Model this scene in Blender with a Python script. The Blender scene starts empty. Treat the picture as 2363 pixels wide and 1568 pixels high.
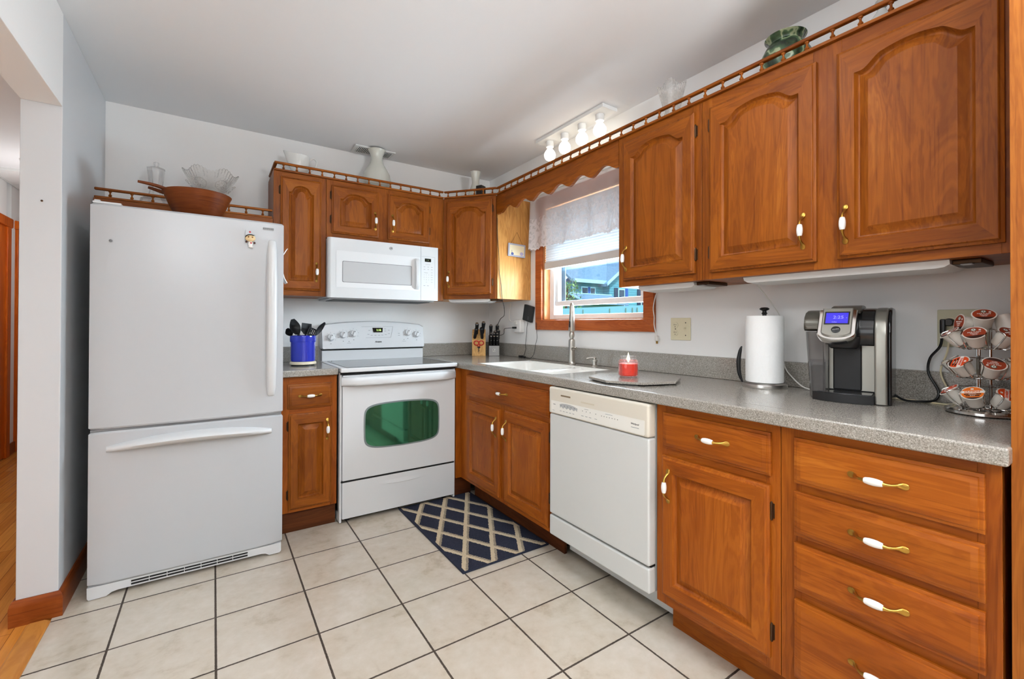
import bpy, bmesh, math, random
from mathutils import Matrix, Vector, Euler
random.seed(7)
sc = bpy.context.scene
COL = sc.collection
PI = math.pi

# ------------------------------------------------------------------ camera, world, lights, exposure
def make_camera():
    yaw, pit, rol = math.radians(-33.7036), math.radians(.363), math.radians(.1415)
    fw = Vector((-math.sin(yaw)*math.cos(pit), math.cos(yaw)*math.cos(pit), math.sin(pit)))
    rt = Vector((math.cos(yaw), math.sin(yaw), 0)); up = rt.cross(fw)
    r2 = rt*math.cos(rol)+up*math.sin(rol); u2 = -rt*math.sin(rol)+up*math.cos(rol)
    cd = bpy.data.cameras.new('camera'); cam = bpy.data.objects.new('camera', cd)
    cd.sensor_fit = 'HORIZONTAL'; cd.sensor_width = 36; cd.lens = 1031.8236/2363*36
    cd.shift_y = (742.9286-784)/2363; cd.clip_start = .05
    M = Matrix((( r2.x, u2.x, -fw.x, -1.9943), (r2.y, u2.y, -fw.y, -3.3457), (r2.z, u2.z, -fw.z, 1.1669), (0, 0, 0, 1)))
    cam.matrix_world = M; COL.objects.link(cam); sc.camera = cam
make_camera()
sc.view_settings.view_transform = 'Standard'; sc.view_settings.look = 'None'
sc.view_settings.gamma = 1; sc.view_settings.use_curve_mapping = False
sc.view_settings.exposure = 0.14
wd = bpy.data.worlds.new('world'); sc.world = wd; wd.use_nodes = True
nt = wd.node_tree; nt.nodes.clear()
sky = nt.nodes.new('ShaderNodeTexSky'); sky.sky_type = 'NISHITA'; sky.sun_disc = False
sky.sun_elevation = math.radians(48); sky.sun_rotation = math.radians(200)
bg = nt.nodes.new('ShaderNodeBackground'); bg.inputs[1].default_value = .30
wo = nt.nodes.new('ShaderNodeOutputWorld')
nt.links.new(sky.outputs[0], bg.inputs[0]); nt.links.new(bg.outputs[0], wo.inputs[0])

def light(name, kind, loc, energy, color=(1, 1, 1), rot=(0, 0, 0), size=None, size_y=None, shape='RECTANGLE', spread=None):
    d = bpy.data.lights.new(name, kind); d.energy = energy; d.color = color
    if kind == 'AREA':
        d.shape = shape; d.size = size
        if size_y: d.size_y = size_y
        if spread: d.spread = spread
    elif size is not None:
        if kind == 'SUN': d.angle = size
        else: d.shadow_soft_size = size
    o = bpy.data.objects.new(name, d); o.location = loc; o.rotation_euler = rot; COL.objects.link(o); return o
light('sun', 'SUN', (0, -10, 12), 3.8, (1, .96, .9), (math.radians(42), 0, math.radians(-25)), size=.01)
# unseen fill lights added around the rooms, then daylight at the sink window
light('side_fill', 'AREA', (-5.9, -3.2, 1.4), 32, (.91, .96, 1.0), (math.radians(90), 0, math.radians(-90)), 2.6, 1.5)  # area fill added from the left; the wall there has no window
light('rear_fill_point', 'POINT', (-2.3, -4.0, 1.98), 26, (.91, .96, 1.0), size=.12)  # added point fill, placed so its reflection gives the fridge highlight
light('ceiling_bounce_fill', 'AREA', (-1.1, -4.3, 1.75), 150, (.91, .96, 1.0), (math.radians(180), 0, 0), .3, None, 'DISK')  # upward disk added behind the camera to lift ceiling and walls
light('overhead_fill', 'AREA', (-1.35, -2.35, 2.405), 7, (.90, .96, 1.0), (0, 0, 0), .42, None, 'DISK')  # unseen overhead disk added as soft fill, no fixture modelled
light('hall_fill_point', 'POINT', (-3.05, 1.6, 1.9), 8, (.95, .98, 1.0), size=.12)  # point fill added to brighten the hall, no fitting there
light('window_daylight', 'AREA', (.28, -1.23, 1.45), 52, (.88, .94, 1.0), (math.radians(90), 0, math.radians(90)), .9, .45)

# ------------------------------------------------------------------ colour and materials
def lin(c): return tuple(((x/255)/12.92 if x <= 10.3 else ((x/255+.055)/1.055)**2.4) for x in c)+(1,)
MATS = {}
class NT:
    def __init__(s, name):
        s.m = bpy.data.materials.new(name); s.m.use_nodes = True; s.t = s.m.node_tree
        s.b = s.t.nodes['Principled BSDF']; s.out = s.t.nodes['Material Output']
    def n(s, typ, **kw):
        x = s.t.nodes.new(typ)
        for k, v in kw.items(): setattr(x, k, v)
        return x
    def l(s, a, b): s.t.links.new(a, b)
    def val(s, node, **kw):
        for k, v in kw.items(): node.inputs[k].default_value = v
        return node
    def math(s, op, a, b=None, c=None):
        x = s.n('ShaderNodeMath', operation=op)
        for i, q in enumerate((a, b, c)):
            if q is None: continue
            if isinstance(q, (int, float)): x.inputs[i].default_value = q
            else: s.l(q, x.inputs[i])
        return x.outputs[0]
    def coord(s, kind='Object', scale=(1, 1, 1), rnd=False, loc=(0, 0, 0)):
        tc = s.n('ShaderNodeTexCoord'); mp = s.n('ShaderNodeMapping'); mp.inputs['Scale'].default_value = scale
        mp.inputs['Location'].default_value = loc
        src = tc.outputs[kind]
        if rnd:
            oi = s.n('ShaderNodeObjectInfo'); k = s.math('MULTIPLY', oi.outputs['Random'], 37.0)
            ad = s.n('ShaderNodeVectorMath', operation='ADD'); s.l(src, ad.inputs[0]); s.l(k, ad.inputs[1]); src = ad.outputs[0]
        s.l(src, mp.inputs['Vector']); return mp.outputs[0]
    def noise(s, vec, scale, detail=3, rough=.5, dist=0):
        x = s.n('ShaderNodeTexNoise'); s.l(vec, x.inputs['Vector'])
        s.val(x, Scale=scale, Detail=detail, Roughness=rough, Distortion=dist); return x.outputs['Fac']
    def ramp(s, fac, stops, interp='LINEAR'):
        x = s.n('ShaderNodeValToRGB'); s.l(fac, x.inputs[0]); e = x.color_ramp.elements; x.color_ramp.interpolation = interp
        while len(e) < len(stops): e.new(.5)
        for i, (p, c) in enumerate(stops): e[i].position = p; e[i].color = c if len(c) == 4 else lin(c)
        return x.outputs[0]
    def mix(s, fac, a, b, mode='MIX'):
        x = s.n('ShaderNodeMix', data_type='RGBA', blend_type=mode)
        for sock, q in ((x.inputs[0], fac), (x.inputs[6], a), (x.inputs[7], b)):
            if isinstance(q, (int, float)): sock.default_value = q
            elif isinstance(q, tuple): sock.default_value = q
            else: s.l(q, sock)
        return x.outputs[2]
    def bump(s, h, strength=.1, dist=.002):
        x = s.n('ShaderNodeBump'); s.l(h, x.inputs['Height']); s.val(x, Strength=strength, Distance=dist); s.l(x.outputs[0], s.b.inputs['Normal'])

def plain(name, c, rough=.5, metal=0, spec=.5, coat=0, emit=None, es=0, bump=None, trans=0, ior=1.45, alpha=1, aniso=0):
    if name in MATS: return MATS[name]
    k = NT(name); b = k.b
    b.inputs['Base Color'].default_value = lin(c); b.inputs['Roughness'].default_value = rough
    b.inputs['Metallic'].default_value = metal; b.inputs['Specular IOR Level'].default_value = spec
    b.inputs['Coat Weight'].default_value = coat; b.inputs['IOR'].default_value = ior
    b.inputs['Transmission Weight'].default_value = trans; b.inputs['Alpha'].default_value = alpha
    if emit: b.inputs['Emission Color'].default_value = lin(emit); b.inputs['Emission Strength'].default_value = es
    if bump:
        k.bump(k.noise(k.coord(), bump[0], 2), bump[1], bump[2])
    MATS[name] = k.m; return k.m

def wood(name, horiz=False, stops=None, rough=.42, tint=1.0):
    k = NT(name)
    st = stops or [(.26, (88, 40, 7)), (.42, (130, 68, 13)), (.58, (148, 81, 18)), (.76, (172, 104, 32))]
    a, bb = (.9, 7) if horiz else (7, .9)
    v = k.coord('Object', (a, a, bb), True)
    n1 = k.noise(v, 1.6, 5, .55, 1.1)
    a, bb = (3.5, 130) if horiz else (130, 3.5)
    n2 = k.noise(k.coord('Object', (a, a, bb), True), 1.0, 3, .6)
    a, bb = (1.0, 3.2) if horiz else (3.2, 1.0)
    n3 = k.noise(k.coord('Object', (a, a, bb), True), 1.5, 2, .5, .6)
    f = k.math('ADD', k.math('MULTIPLY', n1, .62), k.math('MULTIPLY', n3, .38))
    col = k.ramp(f, st)
    rings = k.math('ADD', k.math('MULTIPLY', k.math('SINE', k.math('MULTIPLY', n1, 62.0)), .5), .5)
    col = k.mix(k.math('MULTIPLY', rings, .38), col, k.mix(1.0, col, lin((196, 160, 128)), 'MULTIPLY'))
    dark = k.ramp(n2, [(.28, (170, 130, 96)), (.46, (255, 255, 255))])
    col = k.mix(.5, col, dark, 'MULTIPLY')
    oi = k.n('ShaderNodeObjectInfo')
    h = k.n('ShaderNodeHueSaturation'); k.l(col, h.inputs['Color'])
    k.l(k.math('ADD', k.math('MULTIPLY', oi.outputs['Random'], .12), .94*tint), h.inputs['Value'])
    k.l(h.outputs[0], k.b.inputs['Base Color'])
    k.b.inputs['Roughness'].default_value = rough; k.b.inputs['Specular IOR Level'].default_value = .2
    k.bump(n2, .06, .001); MATS[name] = k.m; return k.m
WV = wood('oak_vertical'); WH = wood('oak_horizontal', True)
BST = [(.25, (98, 43, 7)), (.42, (146, 74, 14)), (.58, (160, 86, 19)), (.78, (180, 106, 32))]
BV = wood('base_oak_vertical', False, BST); BH = wood('base_oak_horizontal', True, BST)
TRIMW = wood('window_trim_wood', True, [(.2, (158, 76, 32)), (.5, (182, 96, 46)), (.8, (198, 112, 58))], .3)
JAMBW = wood('jamb_wood', False, [(.2, (176, 110, 66)), (.5, (206, 142, 92)), (.8, (222, 164, 112))], .35)
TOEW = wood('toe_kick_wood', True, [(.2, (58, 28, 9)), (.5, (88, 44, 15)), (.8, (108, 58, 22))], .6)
BOWLW = wood('bowl_wood', True, [(.2, (78, 34, 11)), (.45, (112, 54, 20)), (.6, (122, 62, 25)), (.8, (136, 74, 33))], .35)
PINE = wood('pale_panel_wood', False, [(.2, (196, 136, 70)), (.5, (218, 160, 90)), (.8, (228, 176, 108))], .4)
LBLOCK = wood('knife_block_wood', False, [(.2, (214, 162, 96)), (.5, (228, 182, 116)), (.8, (236, 196, 134))], .45)
BBW = wood('baseboard_wood', True, [(.2, (110, 50, 16)), (.5, (140, 68, 24)), (.8, (154, 82, 32))], .35)
DOORW = wood('hall_door_wood', False, [(.2, (176, 72, 10)), (.5, (205, 96, 18)), (.8, (220, 118, 30))], .3)

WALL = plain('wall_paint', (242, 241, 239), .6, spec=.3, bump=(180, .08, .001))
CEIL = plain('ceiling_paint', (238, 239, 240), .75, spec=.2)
STUBP = plain('wall_paint_stub_dimmed', (208, 210, 212), .38, spec=.4)  # same wall paint, darkened on the stub to offset the light it catches
WHITE = plain('appliance_white', (218, 220, 221), .28, coat=.2)
FRID = plain('fridge_textured_white', (188, 191, 194), .27, spec=.7, bump=(420, .10, .0012))
BISQ = plain('dishwasher_bisque', (220, 213, 198), .35)
DWP = plain('dishwasher_panel_white', (212, 213, 210), .35)
GREYP = plain('grey_plastic', (168, 170, 170), .4)
TRIMG = plain('light_grey_line', (172, 173, 174), .5)
GASK = plain('grey_gasket', (120, 120, 122), .6)
BLACK = plain('black_plastic', (18, 18, 19), .35)
BLACKM = plain('black_nylon', (22, 22, 24), .5)
DARK = plain('dark_void', (10, 10, 10), .7)
BRASS = plain('antique_brass', (176, 136, 62), .3, 1)
BRONZE = plain('dark_bronze', (72, 50, 32), .45, .8)
CERAM = plain('white_ceramic', (244, 242, 238), .15, coat=.3)
NICKEL = plain('brushed_nickel', (186, 182, 174), .3, 1)
CHROME = plain('chrome', (220, 218, 215), .12, 1)
STEEL = plain('brushed_steel', (196, 194, 190), .28, 1)
IVORY = plain('ivory_plastic', (226, 216, 184), .4)
IVORYD = plain('ivory_plate', (204, 200, 170), .4)
SLOT = plain('slot_dark', (60, 52, 40), .6)
VINYL = plain('white_vinyl', (240, 242, 244), .4)
SINKW = plain('white_sink', (242, 240, 234), .22, coat=.3)
COBALT = plain('cobalt_glaze', (38, 52, 176), .12, coat=.6)
CREAM = plain('cream_ceramic', (238, 224, 196), .4)
POTW = plain('white_porcelain', (236, 236, 232), .14, coat=.4)
VASEG = plain('grey_glaze', (206, 206, 196), .22, coat=.4)
PAPER = plain('paper_towel_white', (246, 246, 244), .85, bump=(70, .35, .004))
GLASSC = plain('clear_glass', (250, 250, 250), .02, trans=1, ior=1.45, alpha=.55)
CUTG = plain('cut_glass', (250, 248, 244), .05, trans=1, ior=1.5, bump=(90, .35, .006), alpha=.6)
WAX = plain('red_wax', (226, 58, 42), .35, emit=(255, 70, 40), es=.1)  # faint emission puts the candle's glow into the wax itself
FLAME = plain('flame', (255, 220, 160), .5, emit=(255, 226, 170), es=14)
BULB = plain('frosted_bulb', (255, 250, 240), .4, emit=(255, 246, 230), es=3.2)
FIXW = plain('fixture_white', (226, 226, 224), .45)
CORDW = plain('white_cord', (228, 226, 220), .5)
CORDB = plain('black_cord', (24, 22, 22), .5)
CORDC = plain('cream_cord', (226, 214, 178), .5)
TXTG = plain('grey_print', (150, 152, 154), .6)
TXTD = plain('dark_print', (52, 52, 54), .5)
OVGLASS = plain('oven_window_glass', (70, 136, 104), .05, .8)
COOKG = plain('cooktop_glass', (66, 72, 74), .06, spec=.8)
MWIN = plain('microwave_window_grey', (190, 191, 192), .35)
DISP = plain('black_display', (22, 26, 20), .15)
LEDG = plain('green_led_digits', (190, 230, 120), .5, emit=(190, 230, 120), es=1.2)
LEDD = plain('dim_led_digits', (120, 140, 110), .5, emit=(110, 130, 100), es=.25)
SCREEN = plain('blue_screen', (46, 40, 170), .2, emit=(58, 48, 196), es=.55)
SCRT = plain('screen_digits', (120, 120, 235), .4, emit=(120, 120, 240), es=.8)
KBODY = plain('coffee_maker_black', (20, 20, 21), .22, coat=.3)
KMATTE = plain('coffee_maker_matte_black', (26, 26, 27), .5)
KSILV = plain('coffee_maker_silver', (148, 146, 138), .32, .75)
KSLATE = plain('coffee_maker_slate', (92, 88, 80), .3, .5)
SMOKE = plain('smoky_plastic', (176, 172, 170), .06, trans=.85, ior=1.2)
WATER = plain('water', (235, 240, 245), .01, trans=1, ior=1.1)
PODW = plain('pod_white', (228, 222, 212), .4)
LIDR = plain('pod_lid_red_brown', (158, 62, 34), .4)
LIDO = plain('pod_lid_orange', (238, 118, 24), .4)
LIDB = plain('pod_lid_dark_brown', (66, 38, 30), .4)
LIDRO = plain('pod_lid_red_orange', (224, 76, 24), .4)
LIDW = plain('pod_lid_white', (240, 236, 228), .4)
EMBL = plain('emblem_grey_green', (92, 108, 92), .4)
LEVEL = plain('pale_blue_edge', (170, 190, 220), .2)

def counter_mat():
    k = NT('speckled_laminate'); v = k.coord()
    n1 = k.noise(v, 330, 2, .6); n2 = k.noise(v, 540, 2, .6); n3 = k.noise(v, 3, 2)
    c = k.ramp(n1, [(.34, (112, 106, 98)), (.44, (146, 141, 132)), (.56, (157, 151, 143)), (.66, (188, 182, 172))])
    d = k.ramp(n2, [(.30, (90, 82, 76)), (.42, (255, 255, 255))])
    c = k.mix(.45, c, d, 'MULTIPLY'); k.l(c, k.b.inputs['Base Color'])
    k.b.inputs['Roughness'].default_value = .18; k.b.inputs['Specular IOR Level'].default_value = .75
    return k.m
COUNTER = counter_mat()

def tile_mat():
    k = NT('floor_tile'); tc = k.n('ShaderNodeTexCoord'); sp = k.n('ShaderNodeSeparateXYZ'); k.l(tc.outputs['Object'], sp.inputs[0])
    s = .3238
    def cell(o, off):
        q = k.math('DIVIDE', k.math('SUBTRACT', o, off), s); fl = k.math('FLOOR', q); fr = k.math('SUBTRACT', q, fl)
        return k.math('MINIMUM', fr, k.math('SUBTRACT', 1.0, fr)), fl
    dx, ix = cell(sp.outputs[0], -2.3054-3*s); dy, iy = cell(sp.outputs[1], -.8885-20*s)
    wob = k.math('MULTIPLY', k.math('SUBTRACT', k.noise(tc.outputs['Object'], 140, 2), .5), .008)
    d = k.math('ADD', k.math('MINIMUM', dx, dy), wob)
    g = k.math('LESS_THAN', d, .0115)
    cid = k.math('ADD', k.math('MULTIPLY', ix, 3.71), k.math('MULTIPLY', iy, 9.13))
    cv = k.n('ShaderNodeCombineXYZ'); k.l(cid, cv.inputs[2])
    av = k.n('ShaderNodeVectorMath', operation='ADD'); k.l(tc.outputs['Object'], av.inputs[0]); k.l(cv.outputs[0], av.inputs[1])
    n1 = k.noise(av.outputs[0], 5, 6, .6, .5); n2 = k.noise(av.outputs[0], 26, 4, .6)
    f = k.math('ADD', k.math('MULTIPLY', n1, .65), k.math('MULTIPLY', n2, .35))
    c = k.ramp(f, [(.30, (182, 168, 148)), (.45, (204, 193, 176)), (.6, (212, 203, 189)), (.75, (222, 214, 203))])
    grout = k.ramp(n2, [(.3, (52, 43, 36)), (.7, (78, 67, 57))])
    k.l(k.mix(g, c, grout), k.b.inputs['Base Color'])
    k.l(k.math('ADD', k.math('MULTIPLY', g, .5), k.math('MULTIPLY', n2, .3)), k.b.inputs['Roughness'])
    b = k.n('ShaderNodeBump'); k.l(k.math('ADD', k.math('MULTIPLY', k.math('SUBTRACT', 1, g), 1.0), k.math('MULTIPLY', n2, .25)), b.inputs['Height'])
    k.val(b, Strength=.35, Distance=.002); k.l(b.outputs[0], k.b.inputs['Normal'])
    return k.m
TILE = tile_mat()

def plank_mat():
    k = NT('hardwood_floor'); tc = k.n('ShaderNodeTexCoord')
    mp = k.n('ShaderNodeMapping'); k.l(tc.outputs['Object'], mp.inputs[0]); mp.inputs['Rotation'].default_value = (0, 0, math.radians(90))
    br = k.n('ShaderNodeTexBrick'); k.l(mp.outputs[0], br.inputs['Vector'])
    k.val(br, Scale=1.0); br.inputs['Mortar Size'].default_value = .0012; br.inputs['Brick Width'].default_value = .9; br.inputs['Row Height'].default_value = .057
    br.inputs['Color1'].default_value = lin((224, 150, 66)); br.inputs['Color2'].default_value = lin((206, 128, 50)); br.inputs['Mortar'].default_value = lin((140, 84, 36))
    n = k.noise(k.coord('Object', (60, 3, 1)), 1, 4, .6)
    c = k.mix(.35, br.outputs[0], k.ramp(n, [(.3, (150, 130, 110)), (.6, (255, 255, 255))]), 'MULTIPLY')
    k.l(c, k.b.inputs['Base Color']); k.b.inputs['Roughness'].default_value = .22; return k.m
PLANK = plank_mat()

def rug_mat():
    k = NT('trellis_rug'); tc = k.n('ShaderNodeTexCoord'); sp = k.n('ShaderNodeSeparateXYZ'); k.l(tc.outputs['Object'], sp.inputs[0])
    nz = k.math('MULTIPLY', k.math('SUBTRACT', k.noise(k.coord('Object', (260, 60, 60)), 1, 2), .5), .16)
    def line(sgn):
        p = k.math('DIVIDE', k.math('SUBTRACT', sp.outputs[0], .0685), .1635); q = k.math('DIVIDE', k.math('SUBTRACT', sp.outputs[1], .145), .2975)
        t = k.math('ADD', p, k.math('MULTIPLY', q, float(sgn))); t = k.math('ADD', t, 40.0); t = k.math('ADD', t, k.math('MULTIPLY', nz, .5))
        fr = k.math('FRACT', t); return k.math('MINIMUM', fr, k.math('SUBTRACT', 1.0, fr)), fr
    (da, fa), (db, fb) = line(1), line(-1); m = k.math('LESS_THAN', k.math('MINIMUM', da, db), .07)
    hatch = k.math('GREATER_THAN', k.math('SINE', k.math('ADD', k.math('MULTIPLY', sp.outputs[1], 760.0), k.math('MULTIPLY', sp.outputs[0], 420.0))), -.1)
    side = k.math('MAXIMUM', k.math('LESS_THAN', fa, .155), k.math('LESS_THAN', fb, .155))
    m = k.math('MAXIMUM', m, k.math('MULTIPLY', hatch, side))
    e = k.math('MINIMUM', k.math('SUBTRACT', .2475, k.math('ABSOLUTE', sp.outputs[0])), k.math('SUBTRACT', .44, k.math('ABSOLUTE', sp.outputs[1])))
    m = k.math('MULTIPLY', m, k.math('GREATER_THAN', e, .007))
    nf = k.noise(k.coord(), 500, 2)
    navy = k.ramp(nf, [(.3, (30, 33, 46)), (.7, (58, 61, 76))]); crm = k.ramp(nf, [(.3, (186, 168, 138)), (.7, (222, 206, 178))])
    k.l(k.mix(m, navy, crm), k.b.inputs['Base Color']); k.b.inputs['Roughness'].default_value = .95
    k.b.inputs['Specular IOR Level'].default_value = .1
    k.bump(k.math('ADD', nf, m), .5, .003); return k.m
RUG = rug_mat()

def lace_mat():
    k = NT('white_lace'); tc = k.n('ShaderNodeTexCoord'); v = tc.outputs['UV']
    sp = k.n('ShaderNodeSeparateXYZ'); k.l(v, sp.inputs[0])
    def curl(fq, ox, oy, arms, tight):
        mp = k.n('ShaderNodeMapping'); k.l(v, mp.inputs[0]); mp.inputs['Scale'].default_value = (fq, fq, 1); mp.inputs['Location'].default_value = (ox, oy, 0)
        q = k.n('ShaderNodeSeparateXYZ'); k.l(mp.outputs[0], q.inputs[0]); fx = k.math('SUBTRACT', k.math('FRACT', q.outputs[0]), .5); fy = k.math('SUBTRACT', k.math('FRACT', q.outputs[1]), .5)
        r = k.math('SQRT', k.math('ADD', k.math('MULTIPLY', fx, fx), k.math('MULTIPLY', fy, fy))); th = k.math('ARCTAN2', fy, fx)
        sn = k.math('SINE', k.math('ADD', k.math('MULTIPLY', r, tight), k.math('MULTIPLY', th, float(arms))))
        return k.math('MULTIPLY', k.math('GREATER_THAN', sn, .25), k.math('LESS_THAN', r, .47))
    motif = k.math('MAXIMUM', curl(5.2, .1, .02, 1, 30.0), k.math('MAXIMUM', curl(13.0, .3, .1, 3, 9.0), curl(8.3, .6, .55, 5, 7.0)))
    low = k.math('LESS_THAN', sp.outputs[1], .21); pat = k.math('MULTIPLY', motif, low)
    edge = k.math('LESS_THAN', sp.outputs[1], .012)
    a = k.math('MAXIMUM', k.math('MAXIMUM', k.math('MULTIPLY', pat, .80), k.math('MULTIPLY', edge, .9)), .58)
    k.b.inputs['Base Color'].default_value = lin((236, 232, 234)); k.b.inputs['Roughness'].default_value = .9
    k.l(a, k.b.inputs['Alpha'])
    tl = k.n('ShaderNodeBsdfTranslucent'); tl.inputs[0].default_value = lin((236, 232, 234)); tr = k.n('ShaderNodeBsdfTransparent')
    m1 = k.n('ShaderNodeMixShader'); k.l(a, m1.inputs[0]); k.l(tr.outputs[0], m1.inputs[1]); k.l(tl.outputs[0], m1.inputs[2])
    m2 = k.n('ShaderNodeMixShader'); m2.inputs[0].default_value = .1; k.l(k.b.outputs[0], m2.inputs[1]); k.l(m1.outputs[0], m2.inputs[2])
    k.l(m2.outputs[0], k.out.inputs[0]); return k.m
LACE = lace_mat()

def shade_mat():
    k = NT('cellular_shade_fabric'); k.b.inputs['Base Color'].default_value = lin((240, 243, 246)); k.b.inputs['Roughness'].default_value = .9
    tl = k.n('ShaderNodeBsdfTranslucent'); tl.inputs[0].default_value = lin((232, 240, 248))
    m = k.n('ShaderNodeMixShader'); m.inputs[0].default_value = .05; k.l(k.b.outputs[0], m.inputs[1]); k.l(tl.outputs[0], m.inputs[2]); k.l(m.outputs[0], k.out.inputs[0]); return k.m
SHADE = shade_mat()

def siding_mat():
    k = NT('blue_green_siding'); sp = k.n('ShaderNodeSeparateXYZ'); k.l(k.coord(), sp.inputs[0])
    fr = k.math('FRACT', k.math('MULTIPLY', sp.outputs[2], 9.0)); c = k.mix(k.math('LESS_THAN', fr, .16), lin((92, 160, 176)), lin((58, 116, 134)))
    k.l(c, k.b.inputs['Base Color']); k.b.inputs['Roughness'].default_value = .8; return k.m
SIDING = siding_mat()
def shingle_mat():
    k = NT('roof_shingles'); n = k.noise(k.coord('Object', (3, 3, 14)), 4, 3); k.l(k.ramp(n, [(.3, (88, 122, 146)), (.7, (128, 160, 182))]), k.b.inputs['Base Color'])
    k.b.inputs['Roughness'].default_value = .95; return k.m
SHINGLE = shingle_mat()
def leaf_mat():
    k = NT('leaves'); n = k.noise(k.coord(), 5, 2); k.l(k.ramp(n, [(.3, (60, 120, 70)), (.7, (140, 190, 120))]), k.b.inputs['Base Color']); return k.m
LEAF = leaf_mat()
def green_vase_mat():
    k = NT('carved_green_glaze'); v = k.coord()
    wv = k.n('ShaderNodeTexWave'); k.l(v, wv.inputs[0]); k.val(wv, Scale=9.0, Distortion=14.0, Detail=3.0)
    c = k.ramp(wv.outputs['Fac'], [(.0, (30, 44, 30)), (.6, (56, 78, 54)), (.9, (74, 98, 68)), (.985, (150, 160, 126))])
    k.l(c, k.b.inputs['Base Color']); k.b.inputs['Roughness'].default_value = .25; k.bump(wv.outputs['Fac'], .4, .003); return k.m
GVASE = green_vase_mat()
TEALTRIM = plain('pale_house_trim', (176, 222, 232), .6)
FENCEM = plain('pale_fence', (150, 214, 228), .6)
GLASSD = plain('dark_house_glass', (40, 60, 84), .1)
SHUTB = plain('blue_shutter', (36, 84, 170), .5)
SHUTD = plain('dark_shutter', (34, 48, 74), .5)
GRASS = plain('grass', (96, 140, 84), .95)
BARK = plain('bark', (90, 74, 60), .9)
def pane_mat():
    k = NT('window_glass'); tr = k.n('ShaderNodeBsdfTransparent'); tr.inputs[0].default_value = (.90, .97, 1, 1)
    gl = k.n('ShaderNodeBsdfGlossy'); gl.inputs['Roughness'].default_value = .02
    m = k.n('ShaderNodeMixShader'); m.inputs[0].default_value = .05; k.l(tr.outputs[0], m.inputs[1]); k.l(gl.outputs[0], m.inputs[2]); k.l(m.outputs[0], k.out.inputs[0]); return k.m
PANE = pane_mat()

# ------------------------------------------------------------------ mesh building
def TR(x=0, y=0, z=0, rx=0, ry=0, rz=0, s=None):
    M = Matrix.Translation((x, y, z)) @ Euler((rx, ry, rz)).to_matrix().to_4x4()
    return M @ Matrix.Diagonal((s[0], s[1], s[2], 1)) if s else M
def FRAME(o, u, d):          # local (right, outward, up) -> scene
    u = Vector(u).normalized(); d = Vector(d).normalized(); w = Vector((0, 0, 1))
    return Matrix(((u.x, d.x, w.x, o[0]), (u.y, d.y, w.y, o[1]), (u.z, d.z, w.z, o[2]), (0, 0, 0, 1)))
FR = FRAME((0, 0, 0), (0, -1, 0), (-1, 0, 0))     # fronts on the window wall: right = -y
FB = FRAME((0, 0, 0), (1, 0, 0), (0, -1, 0))      # fronts on the stove wall: right = +x

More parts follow.
